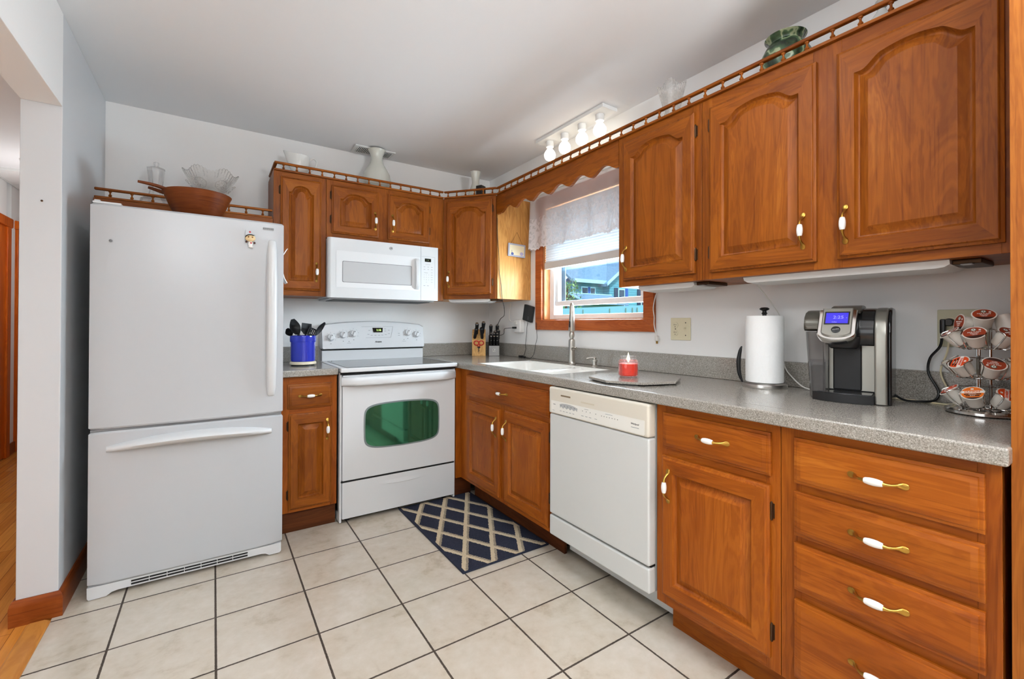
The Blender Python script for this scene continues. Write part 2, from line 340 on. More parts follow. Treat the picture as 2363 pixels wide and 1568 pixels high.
class MB:
    def __init__(s, M=None): s.bm = bmesh.new(); s.M = M; s.uv = None
    def _n(s, vs, fs, M=None, mi=0):
        T = (s.M @ M) if (s.M is not None and M is not None) else (M if M is not None else s.M)
        bv = [s.bm.verts.new((T @ Vector(v)) if T is not None else v) for v in vs]
        out = []
        for i, f in enumerate(fs):
            if len(set(f)) < 3: continue
            try: q = s.bm.faces.new([bv[k] for k in f])
            except ValueError: continue
            q.material_index = mi[i] if isinstance(mi, (list, tuple)) else mi; out.append(q)
        return bv, out
    def box(s, x0, x1, y0, y1, z0, z1, bev=0, seg=2, mi=0, M=None):
        if x0 > x1: x0, x1 = x1, x0
        if y0 > y1: y0, y1 = y1, y0
        if z0 > z1: z0, z1 = z1, z0
        vs = [(x, y, z) for z in (z0, z1) for y in (y0, y1) for x in (x0, x1)]
        fs = [(0, 2, 3, 1), (4, 5, 7, 6), (0, 1, 5, 4), (2, 6, 7, 3), (0, 4, 6, 2), (1, 3, 7, 5)]
        bv, ff = s._n(vs, fs, M, mi)
        if bev > 0:
            b = min(bev, .49*min(x1-x0, y1-y0, z1-z0)); es = list({e for f in ff for e in f.edges})
            r = bmesh.ops.bevel(s.bm, geom=es, offset=b, segments=seg, affect='EDGES', profile=.5, clamp_overlap=True)
            for f in r['faces']: f.material_index = mi
        return s
    def loops(s, L, closed=True, cap0=True, cap1=True, mi=0, M=None, fmi=None):
        n = len(L[0]); vs = [p for l in L for p in l]; fs = []; ms = []
        for i in range(len(L)-1):
            for j in range(n if closed else n-1):
                k = (j+1) % n; fs.append((i*n+j, i*n+k, (i+1)*n+k, (i+1)*n+j)); ms.append(fmi(i, j) if fmi else mi)
        if cap0: fs.append(tuple(range(n))); ms.append(mi)
        if cap1: fs.append(tuple((len(L)-1)*n+j for j in range(n))); ms.append(mi)
        s._n(vs, fs, M, ms); return s
    def lathe(s, prof, c=(0, 0, 0), seg=28, mi=0, M=None, cap0=True, cap1=True, rf=None):
        L = [[(c[0]+r*(rf(a, z) if rf else 1)*math.cos(a), c[1]+r*(rf(a, z) if rf else 1)*math.sin(a), c[2]+z) for a in [2*PI*j/seg for j in range(seg)]] for r, z in prof]
        return s.loops(L, True, cap0 and prof[0][0] > 1e-5, cap1 and prof[-1][0] > 1e-5, mi, M)
    def tube(s, pts, r, seg=8, mi=0, M=None, smooth=0):
        P = [Vector(p) for p in pts]; R = r if isinstance(r, (list, tuple)) else [r]*len(P)
        if smooth: P, R = spline(P, R, smooth)
        L = []; nrm = None
        for i, p in enumerate(P):
            t = (P[min(i+1, len(P)-1)]-P[max(i-1, 0)]).normalized()
            if nrm is None: nrm = t.orthogonal().normalized()
            else:
                nrm = nrm-t*nrm.dot(t)
                nrm = t.orthogonal().normalized() if nrm.length < 1e-6 else nrm.normalized()
            b = t.cross(nrm)
            L.append([tuple(p+R[i]*(nrm*math.cos(2*PI*j/seg)+b*math.sin(2*PI*j/seg))) for j in range(seg)])
        return s.loops(L, True, True, True, mi, M)
    def prism(s, poly, a, b, ax='z', mi=0, M=None):
        f = {'z': lambda p, t: (p[0], p[1], t), 'y': lambda p, t: (p[0], t, p[1]), 'x': lambda p, t: (t, p[0], p[1])}[ax]
        return s.loops([[f(p, a) for p in poly], [f(p, b) for p in poly]], True, True, True, mi, M)
    def ball(s, c, r, sc=(1, 1, 1), seg=20, rings=12, mi=0, M=None):
        pr = [(math.sin(PI*i/rings), -math.cos(PI*i/rings)) for i in range(rings+1)]
        L = [[(c[0]+r*sc[0]*q*math.cos(2*PI*j/seg), c[1]+r*sc[1]*q*math.sin(2*PI*j/seg), c[2]+r*sc[2]*z) for j in range(seg)] for q, z in pr]
        s.loops(L, True, False, False, mi, M); return s
    def text(s, txt, size, M, mi=0, ext=.0003, align='CENTER', shear=0, bold=0):
        cu = bpy.data.curves.new('lettering', 'FONT'); cu.body = txt; cu.size = size; cu.align_x = align; cu.align_y = 'CENTER'; cu.extrude = ext; cu.shear = shear; cu.offset = bold; cu.resolution_u = 3
        o = bpy.data.objects.new('lettering', cu); COL.objects.link(o)
        me = o.to_mesh(); vs = [(v.co.x, v.co.z, v.co.y) for v in me.vertices]; fs = [tuple(p.vertices) for p in me.polygons]
        s._n(vs, fs, M, mi); o.to_mesh_clear(); bpy.data.objects.remove(o); bpy.data.curves.remove(cu); return s

def spline(P, R, k):
    out = []; rr = []
    for i in range(len(P)-1):
        p0, p1, p2, p3 = P[max(i-1, 0)], P[i], P[i+1], P[min(i+2, len(P)-1)]
        for j in range(k):
            t = j/k; out.append(.5*((2*p1)+(p2-p0)*t+(2*p0-5*p1+4*p2-p3)*t*t+(3*p1-p0-3*p2+p3)*t**3)); rr.append(R[i]*(1-t)+R[i+1]*t)
    out.append(P[-1]); rr.append(R[-1]); return out, rr

ORG = {}
def link(name, mb, mats, org=(0, 0, 0), ang=38):
    bm = mb.bm; bmesh.ops.remove_doubles(bm, verts=bm.verts, dist=1e-6); bmesh.ops.recalc_face_normals(bm, faces=bm.faces)
    if any(org): bmesh.ops.translate(bm, verts=bm.verts, vec=[-q for q in org])
    me = bpy.data.meshes.new(name); bm.to_mesh(me); bm.free()
    for m in (mats if isinstance(mats, (list, tuple)) else [mats]): me.materials.append(m)
    me.polygons.foreach_set('use_smooth', [True]*len(me.polygons)); me.set_sharp_from_angle(angle=math.radians(ang)); me.update()
    o = bpy.data.objects.new(name, me); COL.objects.link(o)
    wn = o.modifiers.new('weighted_normals', 'WEIGHTED_NORMAL'); wn.keep_sharp = True; wn.weight = 80
    return o
def tag(o, label, cat, group=None):
    o['label'] = label; o['category'] = cat
    if group: o['group'] = group
def thing(name, label, cat, loc=(0, 0, 0), rz=0, group=None, local=False, rot=None):
    o = bpy.data.objects.new(name, None); COL.objects.link(o); o.location = loc; o.empty_display_size = .1
    o.rotation_euler = rot if rot else (0, 0, rz); tag(o, label, cat, group)
    ORG[o] = (0, 0, 0) if local else tuple(loc); return o
def part(name, mb, mats, parent, label=None, ang=38):
    org = ORG[parent]; o = link(name, mb, mats, org, ang); o.parent = parent; ORG[o] = org
    if label: o['label'] = label
    return o
def solo(name, mb, mats, label, cat, loc=(0, 0, 0), group=None, ang=38):
    o = link(name, mb, mats, loc, ang); o.location = loc; ORG[o] = tuple(loc); tag(o, label, cat, group); return o
def struct(name, mb, mats, parent=None, ang=38):
    o = link(name, mb, mats, (0, 0, 0), ang); ORG[o] = (0, 0, 0)
    if parent: o.parent = parent
    else: o['kind'] = 'structure'
    return o
def dup(root, loc, rz=None, label=None, group=None, rot=None):
    r = root.copy(); COL.objects.link(r); r.location = loc
    if rz is not None: r.rotation_euler = (0, 0, rz)
    if rot is not None: r.rotation_euler = rot
    if label: r['label'] = label
    if group: r['group'] = group
    for ch in [c for c in list(COL.objects) if c.parent == root]:
        c = ch.copy(); COL.objects.link(c); c.parent = r
        for g in [q for q in list(COL.objects) if q.parent == ch]:
            e = g.copy(); COL.objects.link(e); e.parent = c
    return r

# ------------------------------------------------------------------ room shell
H = 2.416
XS0, XS1 = -2.625, -2.505      # stub wall between kitchen and hall
m = MB(); m.box(0, .14, -7, -1.69, 0, H); m.box(0, .14, -.765, .14, 0, H); m.box(0, .14, -1.69, -.765, 0, 1.20); m.box(0, .14, -1.69, -.765, 2.02, H)
struct('wall_right', m, WALL)
m = MB(); m.box(XS0, 0, 0, .14, 0, H); struct('wall_back', m, WALL)
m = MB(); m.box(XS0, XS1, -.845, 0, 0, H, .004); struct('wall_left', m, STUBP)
m = MB(); m.box(XS0, XS1, -7, -.845, 2.04, H, .004); struct('trim_1', m, WALL)            # dropped beam over the opening
m = MB(); m.box(XS0, XS0+.02, .14, 4.6, 0, H); struct('wall_hall_right', m, WALL)
m = MB(); m.box(-3.62, -3.5, .3, 2.27, 0, H); m.box(-3.62, -3.5, 2.27, 2.33, 0, H); m.box(-3.62, -3.5, 2.44, 2.60, 0, H); m.box(-3.62, -3.5, 3.42, 4.6, 0, H); m.box(-3.62, -3.5, 2.60, 3.42, 2.02, H)
struct('wall_hall_left', m, WALL)
m = MB(); m.box(-4.6, -2.6, 4.6, 4.72, 0, H); m.box(-4.6, -4.48, .3, 4.6, 0, H); struct('wall_hall_end', m, WALL)
m = MB(); m.box(-6.1, -3.62, .3, .42, 0, H); struct('wall_living_back', m, WALL)
m = MB(); m.box(-6.12, -6.0, -7, .3, 0, H); struct('wall_living_left', m, WALL)
m = MB(); m.box(-6.12, .14, -7.1, -7, 0, H); struct('wall_rear', m, WALL)
m = MB(); m.box(-6.12, .14, -7.1, 4.72, H, H+.1); struct('ceiling', m, CEIL)
m = MB(); m.box(-2.52, .14, -7.1, .14, -.05, 0); struct('floor', m, TILE)
m = MB(); m.box(-6.12, -2.58, -3.4, 4.72, -.05, .0); m.box(-2.58, -2.52, -.845, 4.72, -.05, -.001); struct('floor_hall', m, PLANK)
m = MB(); m.box(-6.12, -2.58, -7.1, -3.402, -.05, 0); struct('floor_living', m, plain('neutral_bounce_floor', (206, 204, 198), .95))  # unseen floor, pale colour made up to cut warm bounce light
m = MB(); m.prism([(-2.585, -.02), (-2.585, .008), (-2.575, .013), (-2.535, .013), (-2.518, .004), (-2.518, -.02)], -7, -.885, 'y'); struct('trim_2', m, wood('threshold_wood', True, [(.2, (176, 110, 46)), (.5, (204, 138, 66)), (.8, (218, 156, 84))], .3))
# baseboard wraps the stub wall end
m = MB(); pr = [(0, 0), (.015, 0), (.016, .07), (.013, .088), (.006, .098), (0, .098)]
def bb_loop(x0, x1, yend):
    L = []
    for t, h in pr: L.append([(XS1+t, -.0, h), (XS1+t, yend-t, h), (XS0-t, yend-t, h), (XS0-t, .3, h)])
    return L
m.loops(bb_loop(0, 0, -.845), False, False, False); m.loops([list(q) for q in zip(*[[(XS1+t, -.0, h) for t, h in pr]])], False, False, False)
struct('baseboard_left', m, BBW)
# hall doors seen past the stub wall
d1 = MB(); d1.box(-3.515, -3.482, 1.42, 1.50, 0, 2.10, .006); d1.box(-3.515, -3.472, 2.27, 2.355, 0, 2.06, .01); d1.box(-3.515, -3.465, 1.40, 2.375, 2.0, 2.085, .012)
o = struct('door_1', d1, DOORW)
l1 = MB(); l1.box(-3.499, -3.488, 1.50, 2.275, 0.01, 2.0); l1.box(-3.488, -3.482, 1.62, 2.16, .25, .9, .004); l1.box(-3.488, -3.482, 1.62, 2.16, 1.05, 1.85, .004); struct('door_leaf', l1, DOORW, o)
d2 = MB(); d2.box(-3.62, -3.478, 2.535, 2.605, 0, 2.03, .008); d2.box(-3.62, -3.478, 3.42, 3.49, 0, 2.03, .008); d2.box(-3.62, -3.474, 2.52, 3.5, 2.02, 2.10, .01)
o = struct('door_2', d2, DOORW)
bb = MB(); bb.box(-3.5, -3.485, 2.36, 2.53, 0, .1, .004); struct('baseboard_hall', bb, BBW)
bb = MB(); bb.box(-4.48, -2.62, 4.585, 4.6, 0, .1, .004); struct('baseboard_hall_end', bb, BBW)

t = thing('attic_hatch', 'white attic hatch panel in the hall ceiling left of the stub wall', 'hatch', (-3.0, 2.28, H))
m = MB(); m.box(-3.48, -2.66, 1.93, 2.64, H-.02, H-.0005, .003); part('panel', m, WALL, t)
m = MB(); O = [(-3.498, 1.885), (-2.632, 1.885), (-2.632, 2.685), (-3.498, 2.685)]; I = [(-3.478, 1.928), (-2.662, 1.928), (-2.662, 2.642), (-3.478, 2.642)]
m.loops([[(x, y, H-.0005) for x, y in O], [(x, y, H-.02) for x, y in O], [(x, y, H-.03) for x, y in I], [(x, y, H-.0005) for x, y in I]], True, False, False)
part('frame', m, FIXW, t)
m = MB(); m.lathe([(.0, -.022), (.026, -.022), (.032, -.014), (.034, -.0005), (0, -.0005)], (-3.195, 1.55, H)); solo('smoke_detector', m, FIXW, 'small white round smoke detector on the hall ceiling', 'smoke detector', (-3.195, 1.55, H))
m = MB(); m.ball((-2.562, -.8475, 1.652), .004, (1, .6, 1), 8, 6); solo('wall_nail', m, BRONZE, 'small dark nail in the white end of the stub wall', 'nail', (-2.562, -.8475, 1.652))

# ------------------------------------------------------------------ window
WY0, WY1, WZ0, WZ1 = -1.69, -.765, 1.20, 2.02
w = MB()
tw = .072
for a, b, c, d in ((WY0-tw, WY1+tw, WZ0-tw, WZ0), (WY0-tw, WY1+tw, WZ1, WZ1+tw)): pass
def miter(lo, hi, z0, z1):
    return [(lo, z0), (hi, z0), (hi, z1), (lo, z1)]
def casing(mb, o, i):
    O = miter(*o); I = miter(*i)
    for k in range(4):
        k2 = (k+1) % 4; q = [O[k], O[k2], I[k2], I[k]]
        L = [[(-.0005, y, z) for y, z in q], [(-.016, y, z) for y, z in q]]
        cy = sum(p[0] for p in q)/4; cz = sum(p[1] for p in q)/4
        L.append([(-.02, y+(cy-y)*.06, z+(cz-z)*.06) for y, z in q]); mb.loops(L)
casing(w, (WY0-tw, WY1+tw, WZ0-tw, WZ1+tw), (WY0, WY1, WZ0, WZ1))
win = struct('window_1', w, TRIMW)
m = MB(); m.box(.0, .052, WY1-.0, WY1-.014, WZ0, WZ1); m.box(.0, .052, WY0, WY0+.014, WZ0, WZ1); m.box(0, .052, WY0+.014, WY1-.014, WZ0, WZ0+.006); m.box(0, .052, WY0+.014, WY1-.014, WZ1-.014, WZ1)
struct('window_jamb', m, JAMBW, win)
m = MB(); a, b = WY0+.014, WY1-.014
m.box(.052, .135, a, a+.045, WZ0, WZ1, .003); m.box(.052, .135, b-.045, b, WZ0, WZ1, .003); m.box(.052, .135, a+.045, b-.045, WZ0+.004, WZ0+.038, .003); m.box(.052, .135, a+.045, b-.045, WZ1-.04, WZ1, .003)
struct('window_frame', m, VINYL, win)
m = MB(); a2, b2 = a+.045, b-.045
m.box(.066, .10, a2, a2+.03, 1.31, 1.93, .003); m.box(.066, .10, b2-.03, b2, 1.31, 1.93, .003); m.box(.062, .10, a2, b2, 1.300, 1.335, .004)
struct('window_sash', m, VINYL, win)
m = MB(); m.box(.104, .108, b2-.065, b2-.006, 1.335, 1.93); struct('window_sash_track', m, plain('dark_sash_track', (74, 96, 112), .5), win)
m = MB(); m.box(.082, .085, a2+.03, b2-.03, 1.335, 1.93); struct('window_pane', m, PANE, win)
# blind
t = thing('window_blind', 'white cellular blind lowered over the top of the sink window', 'blind', (0.02, -1.23, 1.57))
m = MB(); nz = 44; L = []
for i in range(nz+1):
    z = 1.615+(2.0-1.615)*i/nz; dx = .006 if i % 2 else -.002
    L.append([(.012-dx, WY1-.016, z), (.012-dx, WY0+.016, z)])
m.loops(L, False, False, False); part('shade', m, SHADE, t, ang=10)
m = MB(); m.box(-.004, .028, WY0+.016, WY1-.016, 1.566, 1.615, .006); part('bottom_rail', m, plain('shade_rail', (214, 208, 202), .6), t)
# lace valance
t = thing('lace_curtain', 'white lace valance curtain hanging in front of the sink window', 'curtain', (-.05, -1.22, 2.05))
m = MB(); L = []; uvs = {}
nu = 150; nv = 14; y0, y1 = -.63, -1.80
pts = [(-.004, y0+.005), (-.02, y0), (-.05, y0-.004)]
grid = []
for i in range(nu+1):
    s = i/nu; y = y0+(y1-y0)*s
    col = []
    for j in range(nv+1):
        v = j/nv; amp = .006+.012*v
        x = -.052-amp*math.sin(s*34+1.2*math.sin(s*9))-.01*v
        if s < .05: x = x*(s/.05)**.5-.003
        zb = 1.712+.010*math.sin(s*2*PI*22)**2+.006*math.sin(s*50)
        col.append((x, y-.004*math.sin(s*61)*v, 2.095+(zb-2.095)*v))
    grid.append(col)
me = bpy.data.meshes.new('lace_panel'); vs = [p for c in grid for p in c]; fs = []; n1 = nv+1
for i in range(nu):
    for j in range(nv): fs.append((i*n1+j, (i+1)*n1+j, (i+1)*n1+j+1, i*n1+j+1))
me.from_pydata([(p[0]+.05, p[1]+1.22, p[2]-2.05) for p in vs], [], fs); uvl = me.uv_layers.new(name='UVMap')
for p in me.polygons:
    for li, vi in zip(p.loop_indices, p.vertices): uvl.data[li].uv = (1.25*(vi//n1)/nu, .36*(1-(vi % n1)/nv))
    p.use_smooth = True
me.materials.append(LACE); o = bpy.data.objects.new('lace_panel', me); COL.objects.link(o); o.parent = t
m = MB(); m.tube([(-.052, -.635, 2.10), (-.052, -1.785, 2.10)], .006); part('curtain_rod', m, FIXW, t)

# ------------------------------------------------------------------ cabinet joinery
def arch_h(t):
    s = 2*abs(t-.5)
    if s > .88: return 0
    if s > .46:
        q = (.88-s)/.42; return .80*(3*q*q-2*q**3)
    return .80+.20*(1-(s/.46)**2)
def rect_loop(u0, u1, w0, w1, d, N):
    return [(u0, d, w0), (u1, d, w0)]+[(u1+(u0-u1)*i/(N-1), d, w1) for i in range(N)]
def arch_loop(u0, u1, w0, wc, rise, d, N):
    return [(u0, d, w0), (u1, d, w0)]+[(u1+(u0-u1)*i/(N-1), d, wc+rise*arch_h(i/(N-1))) for i in range(N)]
def door_mb(M, u0, u1, w0, w1, d0, rise=.045, st=.05, br=.056, tr=.086, th=.02):
    N = 41 if rise else 3; m = MB(M); R = lambda i, d: rect_loop(u0+i, u1-i, w0+i, w1-i, d0+d, N)
    wt = w1-tr; A = lambda i, d: arch_loop(u0+st+i, u1-st-i, w0+br+i, wt-i, rise, d0+d, N)
    L = [R(0, .0005), R(0, th*.55), R(.0025, th*.62), R(.007, th*.72), R(.009, th*.92), R(.012, th), A(0, th), A(.002, th*.8), A(.006, th*.38), A(.010, th*.28), A(.015, th*.34), A(.034, th*.88), A(.037, th*.97)]
    def fm(i, j):
        if i == 5: return 1 if (j == 0 or 2 <= j < N+1) else 0
        return 0
    m.loops(L, True, True, True, 0, None, fm); return m
def slab_mb(M, u0, u1, w0, w1, d0, th=.02):
    m = MB(M); R = lambda i, d: rect_loop(u0+i, u1-i, w0+i, w1-i, d0+d, 2)
    m.loops([R(0, .0005), R(0, th*.5), R(.003, th*.58), R(.008, th*.62), R(.0095, th*.78), R(.020, th*.96), R(.022, th)]); return m
def pull(parent, M, u, w, d, vert):
    """Brass bow pull with a white ceramic middle: two sub-parts of the door or drawer."""
    A = (lambda a, q: (u, d+q, w+a)) if vert else (lambda a, q: (u+a, d+q, w))
    m = MB(M); half = [(.0625, .0008, .0012, .0006), (.0610, .0016, .0052, .0014), (.0560, .0026, .0078, .0022), (.0500, .0030, .0080, .0026), (.0445, .0058, .0058, .0040), (.0400, .0120, .0040, .0036), (.0345, .0190, .0034, .0032), (.0280, .0240, .0036, .0036), (.0220, .0250, .0048, .0048), (.0190, .0250, .0062, .0062), (.0185, .0250, .0030, .0030)]
    path = half+[(-a_, d_, w_, t_) for a_, d_, w_, t_ in half[::-1]]; L = []
    for i, (a_, d_, w_, t_) in enumerate(path):
        p0, p1 = path[max(i-1, 0)], path[min(i+1, len(path)-1)]; ta, td = p1[0]-p0[0], p1[1]-p0[1]; ln = math.hypot(ta, td) or 1; na, nd = -td/ln, ta/ln; ring = []
        for j in range(12):
            q = 2*PI*j/12; x = w_*math.cos(q); n_ = t_*math.sin(q); aa, dd = a_+na*n_, d_+nd*n_; ring.append((u+x, d+max(dd, .0003), w+aa) if vert else (u+aa, d+max(dd, .0003), w+x))
        L.append(ring)
    m.loops(L)
    part('handle', m, BRASS, parent, 'brass ends of the pull')
    m = MB(M); P = [(-.0195, .0060), (-.017, .0075), (-.008, .0092), (0, .0096), (.008, .0092), (.017, .0075), (.0195, .0060)]
    m.tube([A(a, .025) for a, r in P], [r for a, r in P], 14); part('handle_grip', m, CERAM, parent, 'white ceramic grip')
def hinge(parent, M, u, w, d):
    m = MB(M); m.tube([(u, d+.004, w-.028), (u, d+.006, w-.022), (u, d+.006, w+.022), (u, d+.004, w+.028)], [.002, .0048, .0048, .002], 8)
    m.box(u-.007, u+.007, d-.0005, d+.003, w-.022, w+.022, .001); part('hinge', m, BRONZE, parent)
def add_door(t, M, u0, u1, w0, w1, d0, mats, rise=.045, handle=None, hinges=(), tr=.086, st=.05, br=.056):
    d = part('door', door_mb(M, u0, u1, w0, w1, d0, rise, st, br, tr), mats, t)
    if handle: pull(d, M, handle[0], handle[1], d0+.02, True)
    for hu, hw in hinges: hinge(d, M, hu, hw, d0)
    return d
def add_drawer(t, M, u0, u1, w0, w1, d0, mat, handle=None):
    d = part('drawer', slab_mb(M, u0, u1, w0, w1, d0), mat, t)
    if handle: pull(d, M, handle[0], handle[1], d0+.02, False)
    return d
def frame(t, M, u0, u1, w0, w1, d0, stiles, rails, mats, th=.02):
    """Face frame: stiles (u ranges) and rails (u0,u1,w0,w1)."""
    m = MB(M)
    for a, b in stiles: m.box(a, b, d0-th, d0, w0, w1, .0008, 1, 0)
    for a, b, c, d in rails: m.box(a+.0002, b-.0002, d0-th, d0-.0004, c, d, 0, 1, 1)
    return part('face_frame', m, mats, t)
UP = [WV, WH]; BS = [BV, BH]
UZ0, UZ1 = 1.352, 2.088

# --- upper cabinets on the window wall
t = thing('upper_cabinet', 'single-door oak wall cabinet right of the sink window', 'cabinet', (0, -2.02, UZ0))
m = MB(); m.box(-.3, -.002, -2.246, -1.792, UZ0, UZ1); part('body', m, WV, t)
frame(t, FR, 1.792, 2.246, UZ0, UZ1, .32, [(1.792, 1.836), (2.205, 2.246)], [(1.836, 2.205, UZ0, 1.395), (1.836, 2.205, 2.045, UZ1)], UP)
add_door(t, FR, 1.831, 2.219, 1.383, 2.055, .32, UP, handle=(1.856, 1.486), hinges=((2.2205, 1.977), (2.2205, 1.461)))
t = thing('upper_cabinet', 'wide double-door oak wall cabinet above the coffee maker', 'cabinet', (0, -2.69, UZ0))
m = MB(); m.box(-.3, -.002, -3.132, -2.248, UZ0, UZ1); part('body', m, WV, t)
frame(t, FR, 2.248, 3.132, UZ0, UZ1, .32, [(2.248, 2.292), (2.66, 2.742), (3.09, 3.132)], [(2.292, 2.66, UZ0, 1.395), (2.292, 2.66, 2.035, UZ1), (2.742, 3.09, UZ0, 1.395), (2.742, 3.09, 2.035, UZ1)], UP)
add_door(t, FR, 2.286, 2.672, 1.379, 2.046, .32, UP, handle=(2.636, 1.485), hinges=((2.2835, 1.977), (2.2835, 1.461)))
add_door(t, FR, 2.731, 3.098, 1.379, 2.040, .32, UP, handle=(2.758, 1.485))
# --- upper cabinets on the stove wall
t = thing('upper_cabinet', 'tall narrow oak wall cabinet between the fridge and the microwave', 'cabinet', (-1.55, 0, 1.342))
m = MB(); m.box(-1.70, -1.403, -.3, -.002, 1.342, 2.093); part('body', m, WV, t)
frame(t, FB, -1.70, -1.403, 1.342, 2.093, .32, [(-1.70, -1.655), (-1.445, -1.403)], [(-1.655, -1.445, 1.342, 1.39), (-1.655, -1.445, 2.05, 2.093)], UP)
add_door(t, FB, -1.663, -1.433, 1.376, 2.062, .32, UP, handle=(-1.461, 1.491), hinges=((-1.6655, 1.98),), tr=.09, st=.045)
t = thing('upper_cabinet', 'short two-door oak wall cabinet directly over the microwave', 'cabinet', (-1.0, 0, 1.718))
m = MB(); m.box(-1.401, -.588, -.3, -.002, 1.718, 2.093); part('body', m, WV, t)
frame(t, FB, -1.401, -.588, 1.718, 2.093, .32, [(-1.401, -1.36), (-1.08, -.995), (-.71, -.588)], [(-1.36, -1.08, 1.718, 1.765), (-1.36, -1.08, 2.045, 2.093), (-.995, -.71, 1.718, 1.765), (-.995, -.71, 2.045, 2.093)], UP)
add_door(t, FB, -1.371, -1.070, 1.751, 2.059, .32, UP, rise=.04, handle=(-1.096, 1.858), hinges=((-1.3735, 1.995), (-1.3735, 1.84)), tr=.082, st=.05, br=.05)
add_door(t, FB, -1.004, -.701, 1.751, 2.059, .32, UP, rise=.04, handle=(-.977, 1.858), hinges=((-.6985, 1.995), (-.6985, 1.84)), tr=.082, st=.05, br=.05)
m = MB(); m.box(-.66, -.588, -.32, -.30, 1.342, 1.717, .0008); part('filler_strip', m, WV, t)
# --- diagonal corner cabinet
CA, CB = Vector((-.586, -.32, 0)), Vector((-.32, -.628, 0))
du = (CB-CA).normalized(); dn = Vector((du.y, -du.x, 0)); dn = dn if dn.x < 0 else -dn
wid = (CB-CA).length
t = thing('upper_cabinet', 'diagonal oak corner wall cabinet with one arched door', 'cabinet', (-.3, -.3, UZ0))
poly = [(-.586, -.002), (-.002, -.002), (-.002, -.612), (-.32+.013, -.628), (CB.x-dn.x*.02, CB.y-dn.y*.02), (CA.x-dn.x*.02, CA.y-dn.y*.02), (-.586, -.31)]
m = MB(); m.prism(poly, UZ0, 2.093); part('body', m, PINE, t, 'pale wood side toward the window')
FD = FRAME(CA, du, dn)
frame(t, FD, 0, wid, UZ0, 2.093, 0.0, [(0.001, .045), (wid-.045, wid-.001)], [(.045, wid-.045, UZ0, 1.4), (.045, wid-.045, 2.045, 2.093)], UP)
add_door(t, FD, .027, wid-.028, 1.383, 2.066, 0, UP, handle=(.052, 1.496), hinges=((wid-.0255, 2.0), (wid-.0255, 1.47)), tr=.09, st=.045)
# --- cabinet above the fridge
t = thing('upper_cabinet', 'low oak cabinet above the fridge behind the wooden bowl', 'cabinet', (-2.1, 0, 1.735))
m = MB(); m.box(-2.50, -1.703, -.30, -.002, 1.735, 1.80); part('body', m, WV, t)
m = MB(FB); m.box(-2.50, -1.703, .30, .32, 1.735, 1.80, .001); part('face_frame', m, WH, t)
# --- scalloped valance over the window
t = thing('window_valance', 'scalloped oak valance board bridging the cabinets over the sink window', 'valance', (-.31, -1.2, 2.0))
m = MB(); y0, y1, n = -.634, -1.790, 150; bot = []
for i in range(n+1):
    s = i/n; y = y0+(y1-y0)*s; ph = (y+.69)/.1815; q = .5-.5*math.cos(2*PI*ph)
    q = q**.85; z = 1.953+.037*q
    if s < .03: z = 1.953+(1.953-1.953)*s
    bot.append((y, z))
poly = bot+[(y1, 2.088), (y0, 2.088)]
m.prism([(a, b) for a, b in poly], -.32, -.302, 'x'); part('board', m, WH, t, ang=25)
# --- gallery rails
def spindle_prof(h):
    P = [(.0075, 0), (.0075, .05), (.005, .1), (.0065, .17), (.0078, .27), (.0062, .38), (.0038, .48), (.0033, .68), (.0042, .8), (.0066, .86), (.0072, .93), (.0072, 1)]
    return [(r, z*h) for r, z in P]
def gallery(label, pts, z0, n, group=None, inset=0, ends=None, sp_h=.030):
    """pts: list of two plan points; spindles between them."""
    a, b = Vector(pts[0]+(0,)), Vector(pts[1]+(0,)); c = (a+b)/2
    t = thing('gallery_rail', label, 'gallery rail', (c.x, c.y, z0)); u = (b-a).normalized(); Ln = (b-a).length
    ang = math.atan2(u.y, u.x); M = TR(a.x, a.y, z0, rz=ang)
    m = MB(M); m.box(0, Ln, -.011, .011, .0005, .012, .003, 2); part('base_strip', m, WH, t)
    m = MB(M); m.box(0, Ln, -.010, .010, .012+sp_h, .012+sp_h+.013, .0045, 3); part('top_rail', m, WH, t)
    for i in range(n):
        s = ends[0]+(Ln-ends[0]-ends[1])*i/(n-1)
        m = MB(M); m.lathe(spindle_prof(sp_h), (s, 0, .012), 12); part('spindle', m, WV, t)
gallery('oak gallery rail with turned spindles along the window wall cabinets', ((-.322, -.640), (-.322, -3.13)), 2.088, 33, ends=(.035, .035))
gallery('oak gallery rail with turned spindles on the stove wall cabinets', ((-1.697, -.322), (-.590, -.322)), 2.093, 15, ends=(.05, .03))
gallery('short oak gallery rail across the diagonal corner cabinet', ((CA.x+.004, CA.y-.004), (CB.x-.002, CB.y-.006)), 2.093, 6, ends=(.03, .03))
gallery('oak gallery rail on the cabinet above the fridge', ((-2.498, -.31), (-1.705, -.31)), 1.80, 9, ends=(.06, .05))
t = thing('gallery_rail', 'short oak gallery rail return on the left end of the stove wall cabinets', 'gallery rail', (-1.69, -.16, 2.093))
m = MB(); m.box(-1.70, -1.678, -.31, -.004, 2.0935, 2.105, .003); part('base_strip', m, WH, t)
m = MB(); m.box(-1.699, -1.679, -.31, -.004, 2.135, 2.148, .0045); part('top_rail', m, WH, t)
for y in (-.24, -.16, -.08):
    m = MB(); m.lathe(spindle_prof(.03), (-1.689, y, 2.105), 12); part('spindle', m, WV, t)

